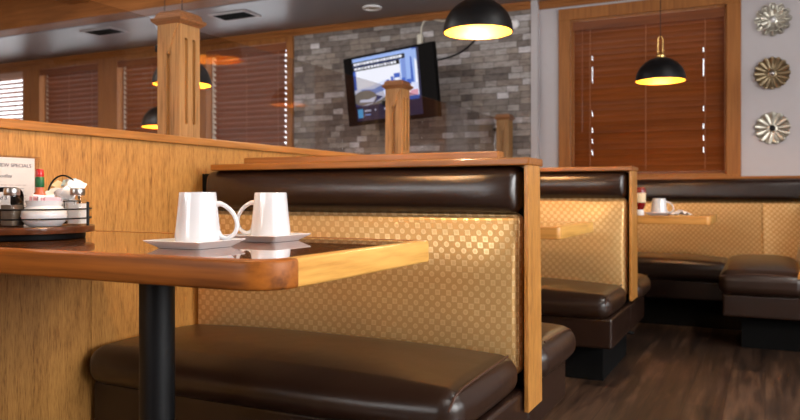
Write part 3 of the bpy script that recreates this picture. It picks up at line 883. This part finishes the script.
# crumpled napkin next to it
b = bm_new()
gn = 9
vs = {}
for i in range(gn):
    for j in range(gn):
        x = (i/(gn-1)-0.5)*0.11; y = (j/(gn-1)-0.5)*0.08
        vs[i, j] = b.verts.new((x, y, 0.006+0.030*abs(math.sin(i*1.3+j*0.8))*(1-abs(x)/0.075)))
for i in range(gn-1):
    for j in range(gn-1): b.faces.new((vs[i, j], vs[i+1, j], vs[i+1, j+1], vs[i, j+1]))
ex = bmesh.ops.extrude_face_region(b, geom=b.faces[:])
for v in [g for g in ex['geom'] if isinstance(g, bmesh.types.BMVert)]: v.co.z -= 0.004
bmesh.ops.recalc_face_normals(b, faces=b.faces)
zmin = min(v.co.z for v in b.verts)
for v in b.verts: v.co.z -= zmin
nap = obj('napkin', b, 'paper', None, True, (-0.445, 4.60, 0.7508), (0, 0, 0.4)); tag(nap, 'crumpled white napkin right of the mug on the farthest table', 'napkin')
# ketchup bottle standing on its cap
kb = thing('ketchup_bottle', 'dark red squeeze bottle on a white cap at the farthest table', 'bottle', (-0.665, 4.575, 0.7508))
b = bm_new(); add_lathe(b, [(0, 0), (0.021, 0), (0.023, 0.003), (0.021, 0.026), (0.017, 0.032), (0, 0.032)], 28); obj('bottle_cap', b, 'paper', kb, 40)
b = bm_new(); add_lathe(b, [(0, 0.031), (0.016, 0.031), (0.022, 0.042), (0.030, 0.060), (0.032, 0.085), (0.031, 0.115), (0.032, 0.140), (0.030, 0.156), (0.022, 0.164), (0, 0.165)], 32, wav=lambda t, k: 1-0.14*math.sin(t)**2); obj('bottle_body', b, 'ketchup', kb, 50)
b = bm_new(); add_lathe(b, [(0.0322, 0.075), (0.0328, 0.076), (0.0318, 0.115), (0.0324, 0.13), (0.0318, 0.131)], 32, wav=lambda t, k: (1-0.14*math.sin(t)**2)); obj('label_band', b, 'cream', kb, 50)

# ------------------------------------------------------------------ condiment caddy
CX, CY = -1.598, 1.205
cad = thing('condiment_caddy', 'round dark wooden condiment tray with black wire rails on the near table', 'caddy', (CX, CY, ZT1+0.0005))
b = bm_new(); add_lathe(b, [(0, 0), (0.128, 0), (0.130, 0.002), (0.130, 0.014), (0.128, 0.0155), (0, 0.0155)], 72); obj('turntable_base', b, 'black_plastic', cad, 40)
b = bm_new(); add_lathe(b, [(0, 0.0155), (0.149, 0.0155), (0.151, 0.018), (0.151, 0.029), (0.149, 0.031), (0, 0.031)], 72); obj('tray', b, 'tray_wood', cad, 40)
ZTR = 0.031
for zz in (0.049, 0.071):
    b = bm_new(); add_tube(b, [(0.143*math.cos(t*PI/32), 0.143*math.sin(t*PI/32), zz) for t in range(64)], 0.0019, 8, close=True); obj('wire_rail', b, 'black_wire', cad, True)
for a in (26, -87, 112, 196):
    a = math.radians(a)
    b = bm_new(); add_tube(b, [(0.1465*math.cos(a), 0.1465*math.sin(a), ZTR), (0.1465*math.cos(a), 0.1465*math.sin(a), 0.088)], 0.0034, 8); obj('upright', b, 'black_wire', cad, True)
ZI = ZT1+0.0005+ZTR+0.0005
def shaker(loc, label, fill, hgt):
    root = thing('shaker', label, 'shaker', loc, 0.3, 'glass shakers in the caddy')
    b = bm_new()
    def ring(s, z, r):
        p = round_poly([(-s, -s), (s, -s), (s, s), (-s, s)], [r]*4, 5); return [b.verts.new((x, y, z)) for x, y in p]
    R = [ring(0.0195, 0, .006), ring(0.0205, .003, .007), ring(0.0205, .05, .007), ring(0.019, .057, .009), ring(0.0155, .066, .0152), ring(0.0155, .072, .0152)]
    for a, c in zip(R, R[1:]):
        for i in range(len(a)): b.faces.new((a[i], a[(i+1) % len(a)], c[(i+1) % len(a)], c[i]))
    b.faces.new(R[0][::-1]); b.faces.new(R[-1]); bmesh.ops.recalc_face_normals(b, faces=b.faces)
    obj('glass_jar', b, 'clear', root, 40)
    b = bm_new(); p = round_poly([(-.0178, -.0178), (.0178, -.0178), (.0178, .0178), (-.0178, .0178)], [.006]*4, 4); add_prism(b, p, 0.003, hgt); obj('contents', b, fill, root)
    b = bm_new(); add_lathe(b, [(0, .072), (.0165, .072), (.0175, .0735), (.0175, .084), (.0172, .085), (.0168, .088), (.0135, .0895), (0, .090)], 28); obj('lid', b, 'steel', root, 40)
shaker((CX+0.034, CY-0.066, ZI), 'glass pepper shaker with steel lid at the left front of the caddy', 'pepper', 0.050)
shaker((CX+0.0835, CY+0.0747, ZI), 'glass salt shaker with steel lid at the right of the caddy', 'salt', 0.052)
# white ceramic pot with sugar packets
pot = thing('sugar_pot', 'round white ceramic pot with pink packets at the caddy front', 'pot', (CX+0.088, CY-0.022, ZI))
b = bm_new(); add_lathe(b, [(0, 0), (0.036, 0), (0.040, 0.002), (0.050, 0.012), (0.054, 0.024), (0.052, 0.036), (0.044, 0.044), (0.040, 0.048), (0.042, 0.056), (0.043, 0.060), (0.040, 0.060), (0.037, 0.050), (0.045, 0.036), (0.048, 0.024), (0.036, 0.008), (0, 0.007)], 48); obj('pot_body', b, 'porcelain', pot, 50).scale = (0.93, 0.93, 1.0)
def packet(bm, c, w, h, t, rz, tx, ty=0.0):
    mt = Matrix.Translation(c) @ Matrix.Rotation(rz, 4, 'Z') @ Matrix.Rotation(tx, 4, 'X') @ Matrix.Rotation(ty, 4, 'Y')
    add_box(bm, -w/2, w/2, -t/2, t/2, -h/2, h/2, 0.0012, 1, mat=mt)
for k in range(8):
    b = bm_new(); packet(b, (0, 0, 0), 0.040, 0.042, 0.0035, 0, 0)
    p = obj('sugar_packet', b, 'pink' if k not in (1, 5) else 'paper', None, False, (CX+0.088-0.024+k*0.0068, CY-0.022+0.002*math.sin(k*2.1), ZI+0.049+0.003*math.sin(k*1.7)), (0.05, 0.10*math.sin(k), 1.45))
    tag(p, 'pink sugar packet standing in the white ceramic pot' if k not in (1, 5) else 'white packet among the pink ones in the ceramic pot', 'sugar packet', 'packets in the ceramic pot' if k not in (1, 5) else 'white packets in the ceramic pot')
# creamer basket: wire basket holding creamer tubs and packets
bk = thing('wire_basket', 'black wire basket with arched handle behind the ceramic pot', 'basket', (CX+0.018, CY+0.087, ZI))
b = bm_new()
W = 0.040
for zz in (0.004, 0.058):
    add_tube(b, [(W*math.cos(t*PI/16), W*math.sin(t*PI/16), zz) for t in range(32)], 0.0017, 6, close=True)
for k in range(10):
    a = k*PI/5; add_tube(b, [(W*math.cos(a), W*math.sin(a), 0.004), (W*math.cos(a), W*math.sin(a), 0.058)], 0.0014, 6)
add_tube(b, [(-W, 0, 0.004), (W, 0, 0.004)], 0.0014, 6); add_tube(b, [(0, -W, 0.004), (0, W, 0.004)], 0.0014, 6)
obj('wire_cage', b, 'black_wire', bk, True)
b = bm_new(); ca, sa = math.cos(0.46), math.sin(0.46)
add_tube(b, [(W*math.cos(t*PI/20)*ca, W*math.cos(t*PI/20)*sa-0.0, 0.062+0.060*math.sin(t*PI/20)) for t in range(21)], 0.0024, 8)
obj('basket_handle', b, 'black_wire', bk, True)
spots = [(-0.020, -0.012, 0.012, 0), (0.018, -0.016, 0.012, 0.2), (0.0, 0.018, 0.012, 0.1), (-0.016, 0.004, 0.038, 0.3), (0.018, 0.0, 0.038, -0.2), (0.0, -0.022, 0.038, 0.2), (-0.020, -0.006, 0.062, 0.5), (0.016, -0.010, 0.062, -0.4), (0.0, 0.016, 0.062, 0.1), (-0.004, 0.014, 0.084, 0.7), (0.022, 0.016, 0.083, -0.6), (0.034, 0.0, 0.070, 0.9), (-0.032, 0.006, 0.064, -0.7)]
cr = None
for k, (x, y, z, tl_) in enumerate(spots):
    if cr is None:
        cr = thing('creamer_tub', None, 'creamer')
        b = bm_new(); add_lathe(b, [(0, 0), (0.011, 0), (0.012, 0.002), (0.0155, 0.018), (0.017, 0.0195), (0, 0.0195)], 24); obj('tub', b, 'paper', cr, 40)
        b = bm_new(); add_lathe(b, [(0, 0.0195), (0.0178, 0.0195), (0.0178, 0.0203), (0, 0.0203)], 24); obj('foil_lid', b, 'paper', cr, 40)
        q = cr
    else: q = copy_tree(cr)
    q.scale = (1.12, 1.12, 1.12); q.location = (CX+0.018+x, CY+0.087+y, ZI+z); q.rotation_euler = (tl_, tl_*0.7, k)
    q['label'] = 'small white coffee creamer tub heaped in the black wire basket'; q['group'] = 'creamer tubs in the wire basket'
for k, (mt_, x, y, z, rz, lab) in enumerate((('blue', -0.004, 0.020, 0.106, 0.5, 'pale blue sweetener packet on top of the creamer tubs'), ('cream', -0.026, 0.010, 0.098, 0.2, 'tan sweetener packet leaning on the creamer tubs'), ('paper', 0.030, 0.022, 0.100, 0.7, 'white packet sticking out right of the basket handle'))):
    b = bm_new(); packet(b, (0, 0, 0), 0.034, 0.024, 0.003, 0, 0)
    tag(obj('sweetener_packet', b, mt_, None, False, (CX+0.018+x, CY+0.087+y, ZI+z), (-0.9, 0.35*(1 if k else -0.4), rz)), lab, 'packet')
# hot sauce bottle
hs = thing('hot_sauce_bottle', 'small hot sauce bottle with red cap and green neck label in the caddy', 'bottle', (CX+0.009, CY+0.027, ZI))
b = bm_new(); add_lathe(b, [(0, 0), (0.017, 0), (0.0185, 0.002), (0.0185, 0.060), (0.0165, 0.070), (0.0105, 0.082), (0.0085, 0.092), (0.0085, 0.118), (0, 0.118)], 32); obj('bottle_body', b, 'orange_sauce', hs, 50)
b = bm_new(); add_lathe(b, [(0, 0.092), (0.0092, 0.092), (0.0104, 0.094), (0.0104, 0.115), (0.009, 0.117), (0, 0.117)], 28); obj('neck_label', b, 'green', hs, 40)
b = bm_new(); add_lathe(b, [(0, 0.118), (0.0092, 0.118), (0.0096, 0.120), (0.0092, 0.134), (0.008, 0.136), (0, 0.136)], 28); obj('cap', b, 'red', hs, 40)
b = bm_new(); add_lathe(b, [(0.0186, 0.018), (0.0189, 0.0182), (0.0189, 0.055), (0.0186, 0.0552)], 32); obj('body_label', b, 'paper', hs, 40)
# black rounded packet holder at the left of the caddy
bh = thing('jelly_holder', 'black round-topped plastic holder with a white card at the caddy left', 'holder', (CX-0.055, CY-0.0221, ZI), 0.46)
b = bm_new(); P = round_poly([(-0.038, 0), (0.038, 0), (0.038, 0.092), (-0.038, 0.092)], [0.004, 0.004, 0.022, 0.022], 6)
for y0, y1 in ((-0.020, -0.016), (0.016, 0.020)):
    v1 = [b.verts.new((x, y0, z)) for x, z in P]; v2 = [b.verts.new((x, y1, z)) for x, z in P]
    b.faces.new(v1); b.faces.new(v2[::-1])
    for i in range(len(P)): b.faces.new((v1[i], v1[(i+1) % len(P)], v2[(i+1) % len(P)], v2[i]))
add_box(b, -0.038, 0.038, -0.020, 0.020, 0, 0.004); add_box(b, 0.034, 0.038, -0.02, 0.02, 0, 0.07); add_box(b, -0.038, -0.034, -0.02, 0.02, 0, 0.07)
bmesh.ops.recalc_face_normals(b, faces=b.faces); obj('holder_body', b, 'black_plastic', bh)
b = bm_new(); P2 = round_poly([(-0.030, 0.040), (0.026, 0.040), (0.026, 0.080), (-0.030, 0.080)], [0.002, 0.002, 0.014, 0.014], 6)
v1 = [b.verts.new((x, -0.0206, z)) for x, z in P2]; v2 = [b.verts.new((x, -0.0200, z)) for x, z in P2]
b.faces.new(v1); b.faces.new(v2[::-1])
for i in range(len(P2)): b.faces.new((v1[i], v1[(i+1) % len(P2)], v2[(i+1) % len(P2)], v2[i]))
bmesh.ops.recalc_face_normals(b, faces=b.faces); cd = obj('white_card', b, 'paper', bh)
RX = Matrix.Rotation(PI/2, 4, 'X')
text_mesh('card_lettering', 'and S', 0.014, 'ink', cd, Matrix.Translation((-0.012, -0.0210, 0.062)) @ RX, shear=0.3)

# menu card in an acrylic stand, facing the seats across the table
mn = thing('menu_card', 'white specials menu in a clear acrylic stand against the half wall', 'menu', (-1.774, 1.245, ZT1+0.0005), math.radians(90))
b = bm_new(); add_box(b, -0.135, 0.132, -0.0028, -0.0018, 0.003, 0.208); add_box(b, -0.135, 0.132, 0.0018, 0.0028, 0.003, 0.208); add_box(b, -0.135, 0.132, -0.014, 0.018, 0.0, 0.003)
obj('acrylic_stand', b, 'acrylic', mn)
b = bm_new(); add_box(b, -0.132, 0.114, -0.0007, 0.0007, 0.004, 0.203); cardo = obj('menu_sheet', b, 'paper', mn)
text_mesh('menu_title', 'EVIEW SPECIALS', 0.0135, 'ink', cardo, Matrix.Translation((0.104, -0.0011, 0.178)) @ RX @ Matrix.Diagonal((1.12, 1, 1, 1)), align='RIGHT')
text_mesh('menu_heading', 'Special Noodles', 0.013, 'ink', cardo, Matrix.Translation((0.046, -0.0011, 0.150)) @ RX @ Matrix.Diagonal((1.2, 1, 1, 1)), align='RIGHT', shear=0.25)
b = bm_new()
for k in range(10):
    x = -0.115
    while x < 0.085:
        w = random.uniform(0.008, 0.022); add_box(b, x, min(0.088, x+w), -0.0011, -0.0008, 0.130-k*0.009, 0.1314-k*0.009); x += w+0.004
obj('menu_text_lines', b, plain('grey_print', (176, 174, 184), 0.8), cardo)

# ------------------------------------------------------------------ pendants
def make_pendant(dia=0.32, ribbed=True):
    root = thing('pendant_lamp', None, 'lamp')
    R = dia/2; Hs = R*0.98
    b = bm_new(); prof = []
    K = 34
    for i in range(K+1):
        a = i/K*PI/2*0.93
        r = R*math.cos(a); z = Hs*math.sin(a)
        if ribbed and i < 16: r += 0.0016*(1 if i % 2 else 0)
        prof.append((r, z))
    add_lathe(b, prof + [(0.0, prof[-1][1])], 72)
    obj('lamp_shade', b, 'black_metal', root, 60)
    b = bm_new(); prof = []
    for i in range(K+1):
        a = i/K*PI/2*0.93; rr = R-0.004
        prof.append((rr*math.cos(a) - 0.0012*(i % 2), 0.0+(Hs-0.004)*math.sin(a)))
    lo = [(R+0.0012, -0.001), (R-0.0045, -0.001)]
    add_lathe(b, lo + prof + [(0, prof[-1][1])], 72)
    obj('shade_lining', b, 'gold_in', root, 60)
    zt = Hs
    b = bm_new(); add_lathe(b, [(0, zt-0.004), (0.028, zt-0.004), (0.030, zt), (0.030, zt+0.012), (0.022, zt+0.018), (0.018, zt+0.030), (0, zt+0.032)], 32)
    add_tube(b, [(-0.016, 0, zt+0.02), (-0.016, 0, zt+0.115), (-0.010, 0, zt+0.135), (0, 0, zt+0.142), (0.010, 0, zt+0.135), (0.016, 0, zt+0.115), (0.016, 0, zt+0.02)], 0.0042, 10)
    obj('brass_yoke', b, 'brass', root, 50)
    b = bm_new(); add_lathe(b, [(0, 0.066), (0.014, 0.069), (0.025, 0.080), (0.028, 0.092), (0.024, 0.106), (0.015, 0.118), (0.014, 0.14), (0, 0.14)], 24); obj('bulb', b, 'bulb', root, 60)
    return root, zt
def hang(root, zt, top):
    b = bm_new(); z = root.location.z
    add_tube(b, [(0, 0, zt+0.14), (0, 0, top-z-0.02)], 0.0028, 8); obj('cord', b, 'black_wire', root, True)
    b = bm_new(); add_lathe(b, [(0, top-z-0.001), (0.055, top-z-0.001), (0.055, top-z-0.012), (0.03, top-z-0.024), (0, top-z-0.026)], 32); obj('ceiling_rose', b, 'black_metal', root, 40)
lamps = [((-1.194, 3.238, 1.625), 1.0, 'large looking black dome pendant with a glowing gold lining, top centre', ZC, 24),
         ((-0.584, 4.85, 1.58), 0.935, 'black dome pendant on a brass yoke in front of the brown window blind', ZS, 7),
         ((-1.19, 1.26, 1.72), 1.0, 'black dome pendant over the nearest table, above the picture', ZC, 30),
         ((-3.30, 3.58, 1.565), 1.125, 'black dome pendant half hidden behind the nearest oak post', ZC, 14),
         ((-4.365, 4.536, 1.42), 1.125, 'lowest black dome pendant, showing just above the rail left of the nearest post', ZC, 12)]
proto, pzt = make_pendant()
for i, (loc, s, lab, top, pw_) in enumerate(lamps):
    r = proto if i == 0 else copy_tree(proto, drop=('cord', 'ceiling_rose'))
    r.location = loc; r['label'] = lab; r['group'] = 'black dome pendants'
lamp_roots = [o for o in COL.objects if o.name.startswith('pendant_lamp')]
for r, (loc, s, lab, top, pw_) in zip(lamp_roots, lamps):
    hang(r, pzt, loc[2] + (top-loc[2])/s if s != 1 else top); r.scale = (s, s, s)
    l = bpy.data.lights.new('pendant_bulb_light', 'POINT'); l.energy = pw_; l.color = (1.0, 0.76, 0.46); l.shadow_soft_size = 0.018
    lo = bpy.data.objects.new('pendant_bulb_light', l); COL.objects.link(lo); lo.location = (loc[0], loc[1], loc[2]+0.045)

# ------------------------------------------------------------------ television
tv = thing('television', 'wall mounted television showing a blue snowy scene on the stone wall', 'television', (-2.766, 5.42, 1.763))
TVW, TVH = 0.992, 0.581
b = bm_new()
def fr(x0, x1, z0, z1, y0=-0.02, y1=0.025): add_box(b, x0, x1, y0, y1, z0, z1, 0.003)
BL, BR, BT, BB = 0.10, 0.15, 0.018, 0.035
fr(-TVW/2, -TVW/2+BL, -TVH/2, TVH/2); fr(TVW/2-BR, TVW/2, -TVH/2, TVH/2); fr(-TVW/2+BL, TVW/2-BR, TVH/2-BT, TVH/2); fr(-TVW/2+BL, TVW/2-BR, -TVH/2, -TVH/2+BB)
add_box(b, -TVW/2+0.03, TVW/2-0.03, 0.02, 0.07, -TVH/2+0.05, TVH/2-0.04, 0.01)
obj('tv_casing', b, 'black_plastic', tv)
SE = 1.0
cols = {'sky': (150, 178, 236), 'snow': (214, 220, 246), 'white': (238, 240, 252), 'blue': (60, 96, 190), 'deep': (34, 50, 110), 'navy': (30, 32, 66), 'black': (16, 16, 30), 'tan': (120, 116, 110), 'cyan': (70, 160, 220), 'pink': (214, 150, 168), 'mid': (120, 146, 214)}
names = list(cols); smats = [emit('screen_'+k, cols[k], SE if k != 'black' else 0.3) for k in names]
sx0, sx1, sz0, sz1 = -TVW/2+BL, TVW/2-BR, -TVH/2+BB, TVH/2-BT
b = bm_new(); lay = [0]
def sp(poly, col):
    lay[0] += 1; yy = -0.010 - lay[0]*0.00012
    vs = [b.verts.new((lerp(sx0, sx1, x), yy, lerp(sz0, sz1, z))) for x, z in poly]
    f = b.faces.new(vs); f.material_index = names.index(col)
    f.normal_update()
    if f.normal.y > 0: f.normal_flip()
def rc(x0, x1, z0, z1, col): sp([(x0, z0), (x1, z0), (x1, z1), (x0, z1)], col)
rc(0, 1, 0, 1, 'navy'); rc(0.0, 0.96, 0.24, 1.0, 'blue'); rc(0.04, 0.72, 0.46, 0.86, 'white'); rc(0.72, 0.96, 0.4, 0.98, 'sky')
rc(0.0, 0.9, 0.9, 1.0, 'sky')
sp([(0.74, 0.45), (0.80, 0.45), (0.80, 0.92), (0.77, 0.97), (0.74, 0.9)], 'mid'); sp([(0.86, 0.5), (0.90, 0.5), (0.89, 0.88), (0.87, 0.88)], 'blue'); sp([(0.92, 0.45), (0.96, 0.45), (0.96, 0.8), (0.93, 0.85)], 'white')
sp([(0.0, 0.5), (0.25, 0.53), (0.5, 0.60), (0.62, 0.52), (0.96, 0.48), (0.96, 0.30), (0.5, 0.28), (0.0, 0.42)], 'snow')
sp([(0.10, 0.50), (0.3, 0.48), (0.52, 0.56), (0.50, 0.45), (0.3, 0.40), (0.12, 0.42)], 'mid')
for x, w, h in ((0.50, .05, .12), (0.57, .04, .16), (0.62, .09, .20), (0.73, .05, .11), (0.80, .06, .08)):
    rc(x, x+w, 0.47, 0.47+h, 'blue')
rc(0.63, 0.70, 0.48, 0.60, 'white')
sp([(0.0, 0.42), (0.3, 0.40), (0.55, 0.30), (0.6, 0.24), (0.0, 0.24)], 'deep')
sp([(0.03+0.19*math.cos(t)*1.0+0.12, 0.36+0.12*math.sin(t)) for t in [k*PI/9 for k in range(18)]], 'tan')
sp([(0.06, 0.30), (0.28, 0.28), (0.33, 0.36), (0.2, 0.33), (0.08, 0.34)], 'snow')
sp([(0.1, 0.24), (0.3, 0.27), (0.55, 0.40), (0.58, 0.44), (0.6, 0.24)], 'snow'); sp([(0.2, 0.24), (0.4, 0.30), (0.5, 0.36), (0.45, 0.24)], 'tan')
rc(0.80, 0.95, 0.30, 0.38, 'pink'); sp([(0.62, 0.30), (0.78, 0.44), (0.9, 0.45), (0.8, 0.3)], 'white')
rc(-0.0, 0.80, 0.875, 0.945, 'black'); rc(-0.0, 0.72, 0.80, 0.87, 'black')
x = 0.02
while x < 0.77:
    w = random.uniform(0.015, 0.05)
    rc(x, min(x+w, 0.78), 0.892, 0.928, 'white')
    if x < 0.66: rc(x+0.008, min(x+w+0.004, 0.70), 0.818, 0.853, 'white')
    x += w+0.009
rc(0.03, 0.11, 0.05, 0.19, 'cyan'); 
for x in (0.14, 0.165, 0.19, 0.215, 0.30, 0.44): rc(x, x+0.018, 0.14, 0.165, 'snow')
rc(0.14, 0.23, 0.08, 0.10, 'mid')
obj('screen', b, smats, tv)
tv.rotation_euler = (0.11, -0.02, -0.27)
b = bm_new(); add_box(b, -0.12, 0.12, 0.07, 0.09, -0.12, 0.12, 0.004); add_tube(b, [(0.0, 0.08, 0.0), (0.04, 0.18, 0.02), (0.10, 0.28, 0.03)], 0.018, 10); 
obj('wall_bracket', b, 'black_metal', tv)
# cables
def xz(u, v, Y=5.842):
    F_, T_ = 740.0, math.atan(365/740); l = (u-400)/F_
    D = Y/(math.cos(T_)+l*math.sin(T_)); return (D*(-math.sin(T_)+l*math.cos(T_)), Y, 0.87-(v-195)*D/F_)
b = bm_new(); add_tube(b, [xz(*p) for p in ((452, 20), (442, 21), (432, 19), (424, 21), (421.5, 27), (421, 35))], 0.008, 8); tag(obj('white_cable', b, 'offwhite', None, True), 'white cable running down from the crown to the television plug', 'cable')
q = xz(421, 40); b = bm_new(); add_box(b, q[0]-0.022, q[0]+0.022, 5.80, 5.848, q[2]-0.05, q[2]+0.045, 0.008); tag(obj('power_adapter', b, 'offwhite', None, 40), 'small cream power adapter on the stone above the television', 'adapter')
b = bm_new(); add_tube(b, [xz(*p) for p in ((430, 61), (440, 59.5), (450, 57), (460, 53), (468, 47), (476, 39), (490, 20), (505, 6), (520, 0))], 0.007, 8); tag(obj('black_cable', b, 'black_wire', None, True), 'black cable looping across the stone right of the television', 'cable')
q = xz(514.5, 24); b = bm_new(); add_lathe(b, [(0, 0), (0.038, 0), (0.038, 0.01), (0.032, 0.022), (0.015, 0.03), (0, 0.031)], 32)
o = obj('wall_sensor', b, 'paper', None, 40, (q[0], 5.848, q[2]), (PI/2, 0, 0)); tag(o, 'small round white sensor on the stone beside the big pendant', 'sensor')

# ------------------------------------------------------------------ wall flowers
def flower(loc, kind, label):
    root = thing('wall_flower', label, 'wall decoration', loc, 0, 'metal flowers on the grey wall')
    R = 0.118; b = bm_new()
    def petals(n, r0, r1, w, lift, cup, loop=False, ph=0.0):
        for k in range(n):
            a = ph+2*PI*k/n; mt = Matrix.Rotation(a, 4, 'Y')
            rows = 7; prev = None
            for i in range(rows+1):
                t = i/rows; r = lerp(r0, r1, t); ww = w*(0.32+0.68*math.sin(min(1.0, t*0.82+0.1)*PI*0.62)) if i < rows else w*0.62
                y = -lift*t*t-0.006; z = r
                ring = [b.verts.new(mt @ Vector((s*ww, y-(abs(s)**2)*cup, z+(-0.006*abs(s) if i == rows else 0)))) for s in (-1, -.6, 0, .6, 1)]
                if prev:
                    for q in range(4): b.faces.new((prev[q], prev[q+1], ring[q+1], ring[q]))
                prev = ring
    if kind == 0:
        for k in range(12):   # looped wire petals
            a = 2*PI*k/12
            pts = []
            for q in range(14):
                t = 2*PI*q/14; rr = 0.092+0.025*math.cos(t); ww = 0.021*math.sin(t)
                pts.append((rr*math.sin(a)+ww*math.cos(a), -0.018-0.006*math.cos(t), rr*math.cos(a)-ww*math.sin(a)))
            add_tube(b, pts, 0.0045, 6, close=True)
        petals(12, 0.018, 0.084, 0.019, 0.022, -0.012, ph=0.26); petals(12, 0.02, 0.112, 0.014, 0.012, -0.010)
        mat = 'silver'
    elif kind == 1:
        petals(16, 0.02, R, 0.023, 0.030, -0.016); mat = 'goldmetal'
    else:
        petals(13, 0.02, R*0.99, 0.030, 0.020, -0.018); mat = 'silver'
    ob = obj('petals', b, mat, root, 60)
    sol = ob.modifiers.new('thick', 'SOLIDIFY'); sol.thickness = 0.0016
    b = bm_new(); add_lathe(b, [(0, 0), (0.03, 0), (0.03, 0.006), (0.02, 0.010), (0, 0.011)], 24)
    o = obj('backplate', b, mat, root, 40); o.rotation_euler = (PI/2, 0, 0)
    b = bm_new(); add_lathe(b, [(0, 0.008), (0.020, 0.008), (0.021, 0.014), (0.014, 0.022 if kind else 0.026), (0, 0.026 if kind else 0.034)], 24)
    o = obj('flower_centre', b, 'porcelain' if kind == 0 else 'shadow' if kind == 2 else 'steel', root, 40); o.rotation_euler = (PI/2, 0, 0)  # top flower's porcelain centre paints in a white flash glint
flower((0.050, YW-0.001, 2.115), 0, 'topmost metal wall flower with looped silver petals and a flash glint painted as a white centre')
flower((0.045, YW-0.001, 1.735), 1, 'middle metal wall flower, darker gold with narrow pointed petals')
flower((0.048, YW-0.001, 1.345), 2, 'lowest metal wall flower, silver with broad petals and dark centre')

# ------------------------------------------------------------------ ceiling fittings
def vent(x, y, label):
    root = thing('ceiling_vent', label, 'vent', (x, y, ZS-0.0125), 0, 'air vents in the soffit')
    b = bm_new()
    for (a0, a1, c0, c1) in ((-0.2, 0.2, -0.12, -0.095), (-0.2, 0.2, 0.095, 0.12), (-0.2, -0.175, -0.095, 0.095), (0.175, 0.2, -0.095, 0.095)): add_box(b, a0, a1, c0, c1, 0, 0.012, 0.002)
    obj('vent_frame', b, 'wall_paint', root)
    b = bm_new(); add_box(b, -0.175, 0.175, -0.095, 0.095, 0.0105, 0.012); obj('duct', b, 'shadow', root)
    b = bm_new()
    for k in range(7): add_box(b, -0.175, 0.175, -0.085+k*0.027, -0.077+k*0.027, 0.001, 0.010)
    obj('louvres', b, 'kick', root)
vent(-4.15, 5.15, 'rectangular air vent in the grey soffit right of the nearest post')
vent(-5.67, 5.10, 'rectangular air vent in the grey soffit seen through the left glass')
dl = thing('downlight', 'round recessed ceiling light above the television', 'ceiling light', (-2.95, 5.45, ZS-0.0125))
b = bm_new(); add_lathe(b, [(0.06, 0.0), (0.078, 0.0), (0.082, 0.012), (0.055, 0.012)], 40, closed=True); obj('trim_ring', b, 'paper', dl, 40)
b = bm_new(); add_lathe(b, [(0, 0.006), (0.058, 0.006), (0.058, 0.011), (0, 0.011)], 40); obj('diffuser', b, 'offwhite', dl, 40)
for (x, y, lab, sx) in ((-1.22, 1.5, 'added ceiling fill light over the near aisle, above the picture', .6), (0.9, 3.0, 'added ceiling fill light over the far aisle, above the picture', .6), (-4.9, 2.0, 'added ceiling fill light over the seating left of the half wall', .6), (-7.5, 2.0, 'added ceiling fill light at the far left of the room', .6)):
    if x == -1.22: x, y = 0.9, 0.3
    root = thing('added_ceiling_light', lab, 'ceiling light', (x, y, ZC-0.03), 0, 'added square fill light panels')  # unseen light panel, added to raise the room's brightness
    b = bm_new()
    for (a0, a1, c0, c1) in ((-0.3, 0.3, -0.3, -0.28), (-0.3, 0.3, 0.28, 0.3), (-0.3, -0.28, -0.28, 0.28), (0.28, 0.3, -0.28, 0.28)): add_box(b, a0, a1, c0, c1, 0, 0.023, 0.002)
    obj('light_frame', b, 'paper', root)
    b = bm_new(); add_box(b, -0.28, 0.28, -0.28, 0.28, 0.006, 0.012); obj('diffuser', b, 'fill_panel', root)

# ------------------------------------------------------------------ lights
def area(name, loc, rot, sx, sy, e, col=(1, 1, 1), spread=180):
    l = bpy.data.lights.new(name, 'AREA'); l.shape = 'RECTANGLE'; l.size = sx; l.size_y = sy; l.energy = e; l.color = col; l.spread = math.radians(spread)
    o = bpy.data.objects.new(name, l); COL.objects.link(o); o.location = loc; o.rotation_euler = rot; return o
for (y0, y1), e in zip(RW, (0.001, 180, 25)):
    area('window_daylight', (XR+0.12, (y0+y1)/2, (RZ0+RZ1)/2), (0, math.radians(90), 0), RZ1-RZ0, y1-y0, e, (1.0, 0.98, 0.94))
for (x0, x1), e in zip(FW_ADDED, (140, 42)):  # fill light through the added front windows
    area('added_front_daylight', ((x0+x1)/2, YF-0.12, (RZ0+RZ1)/2), (math.radians(90), 0, 0), x1-x0, RZ1-RZ0, e, (1.0, 0.97, 0.92))
for x, y, e in ((0.9, 0.3, 22), (0.9, 3.0, 24), (-4.9, 2.0, 150), (-7.5, 2.0, 90)):  # fill lamps below the added ceiling panels
    area('added_panel_light', (x, y, ZC-0.04), (0, 0, 0), 0.55, 0.55, e, (1.0, 0.96, 0.92))
w = bpy.data.worlds.new('daylight'); scn.world = w; w.use_nodes = True
bg = w.node_tree.nodes['Background']; bg.inputs[0].default_value = (0.92, 0.96, 1.0, 1); bg.inputs[1].default_value = 5.0

# ------------------------------------------------------------------ camera
cam = bpy.data.cameras.new('camera'); co = bpy.data.objects.new('camera', cam); COL.objects.link(co)
cam.sensor_fit = 'HORIZONTAL'; cam.sensor_width = 36.0; cam.lens = 740/800*36.0
cam.shift_y = -15/800; cam.clip_start = 0.02
co.location = (0, 0, 0.87); co.rotation_euler = (PI/2, 0, math.atan(365/740))
cam.dof.use_dof = True; cam.dof.focus_distance = 1.75; cam.dof.aperture_fstop = 5.0
scn.camera = co
vs_ = scn.view_settings
vs_.view_transform = 'Standard'; vs_.look = 'None'; vs_.gamma = 1.0; vs_.use_curve_mapping = False; vs_.exposure = 0.0
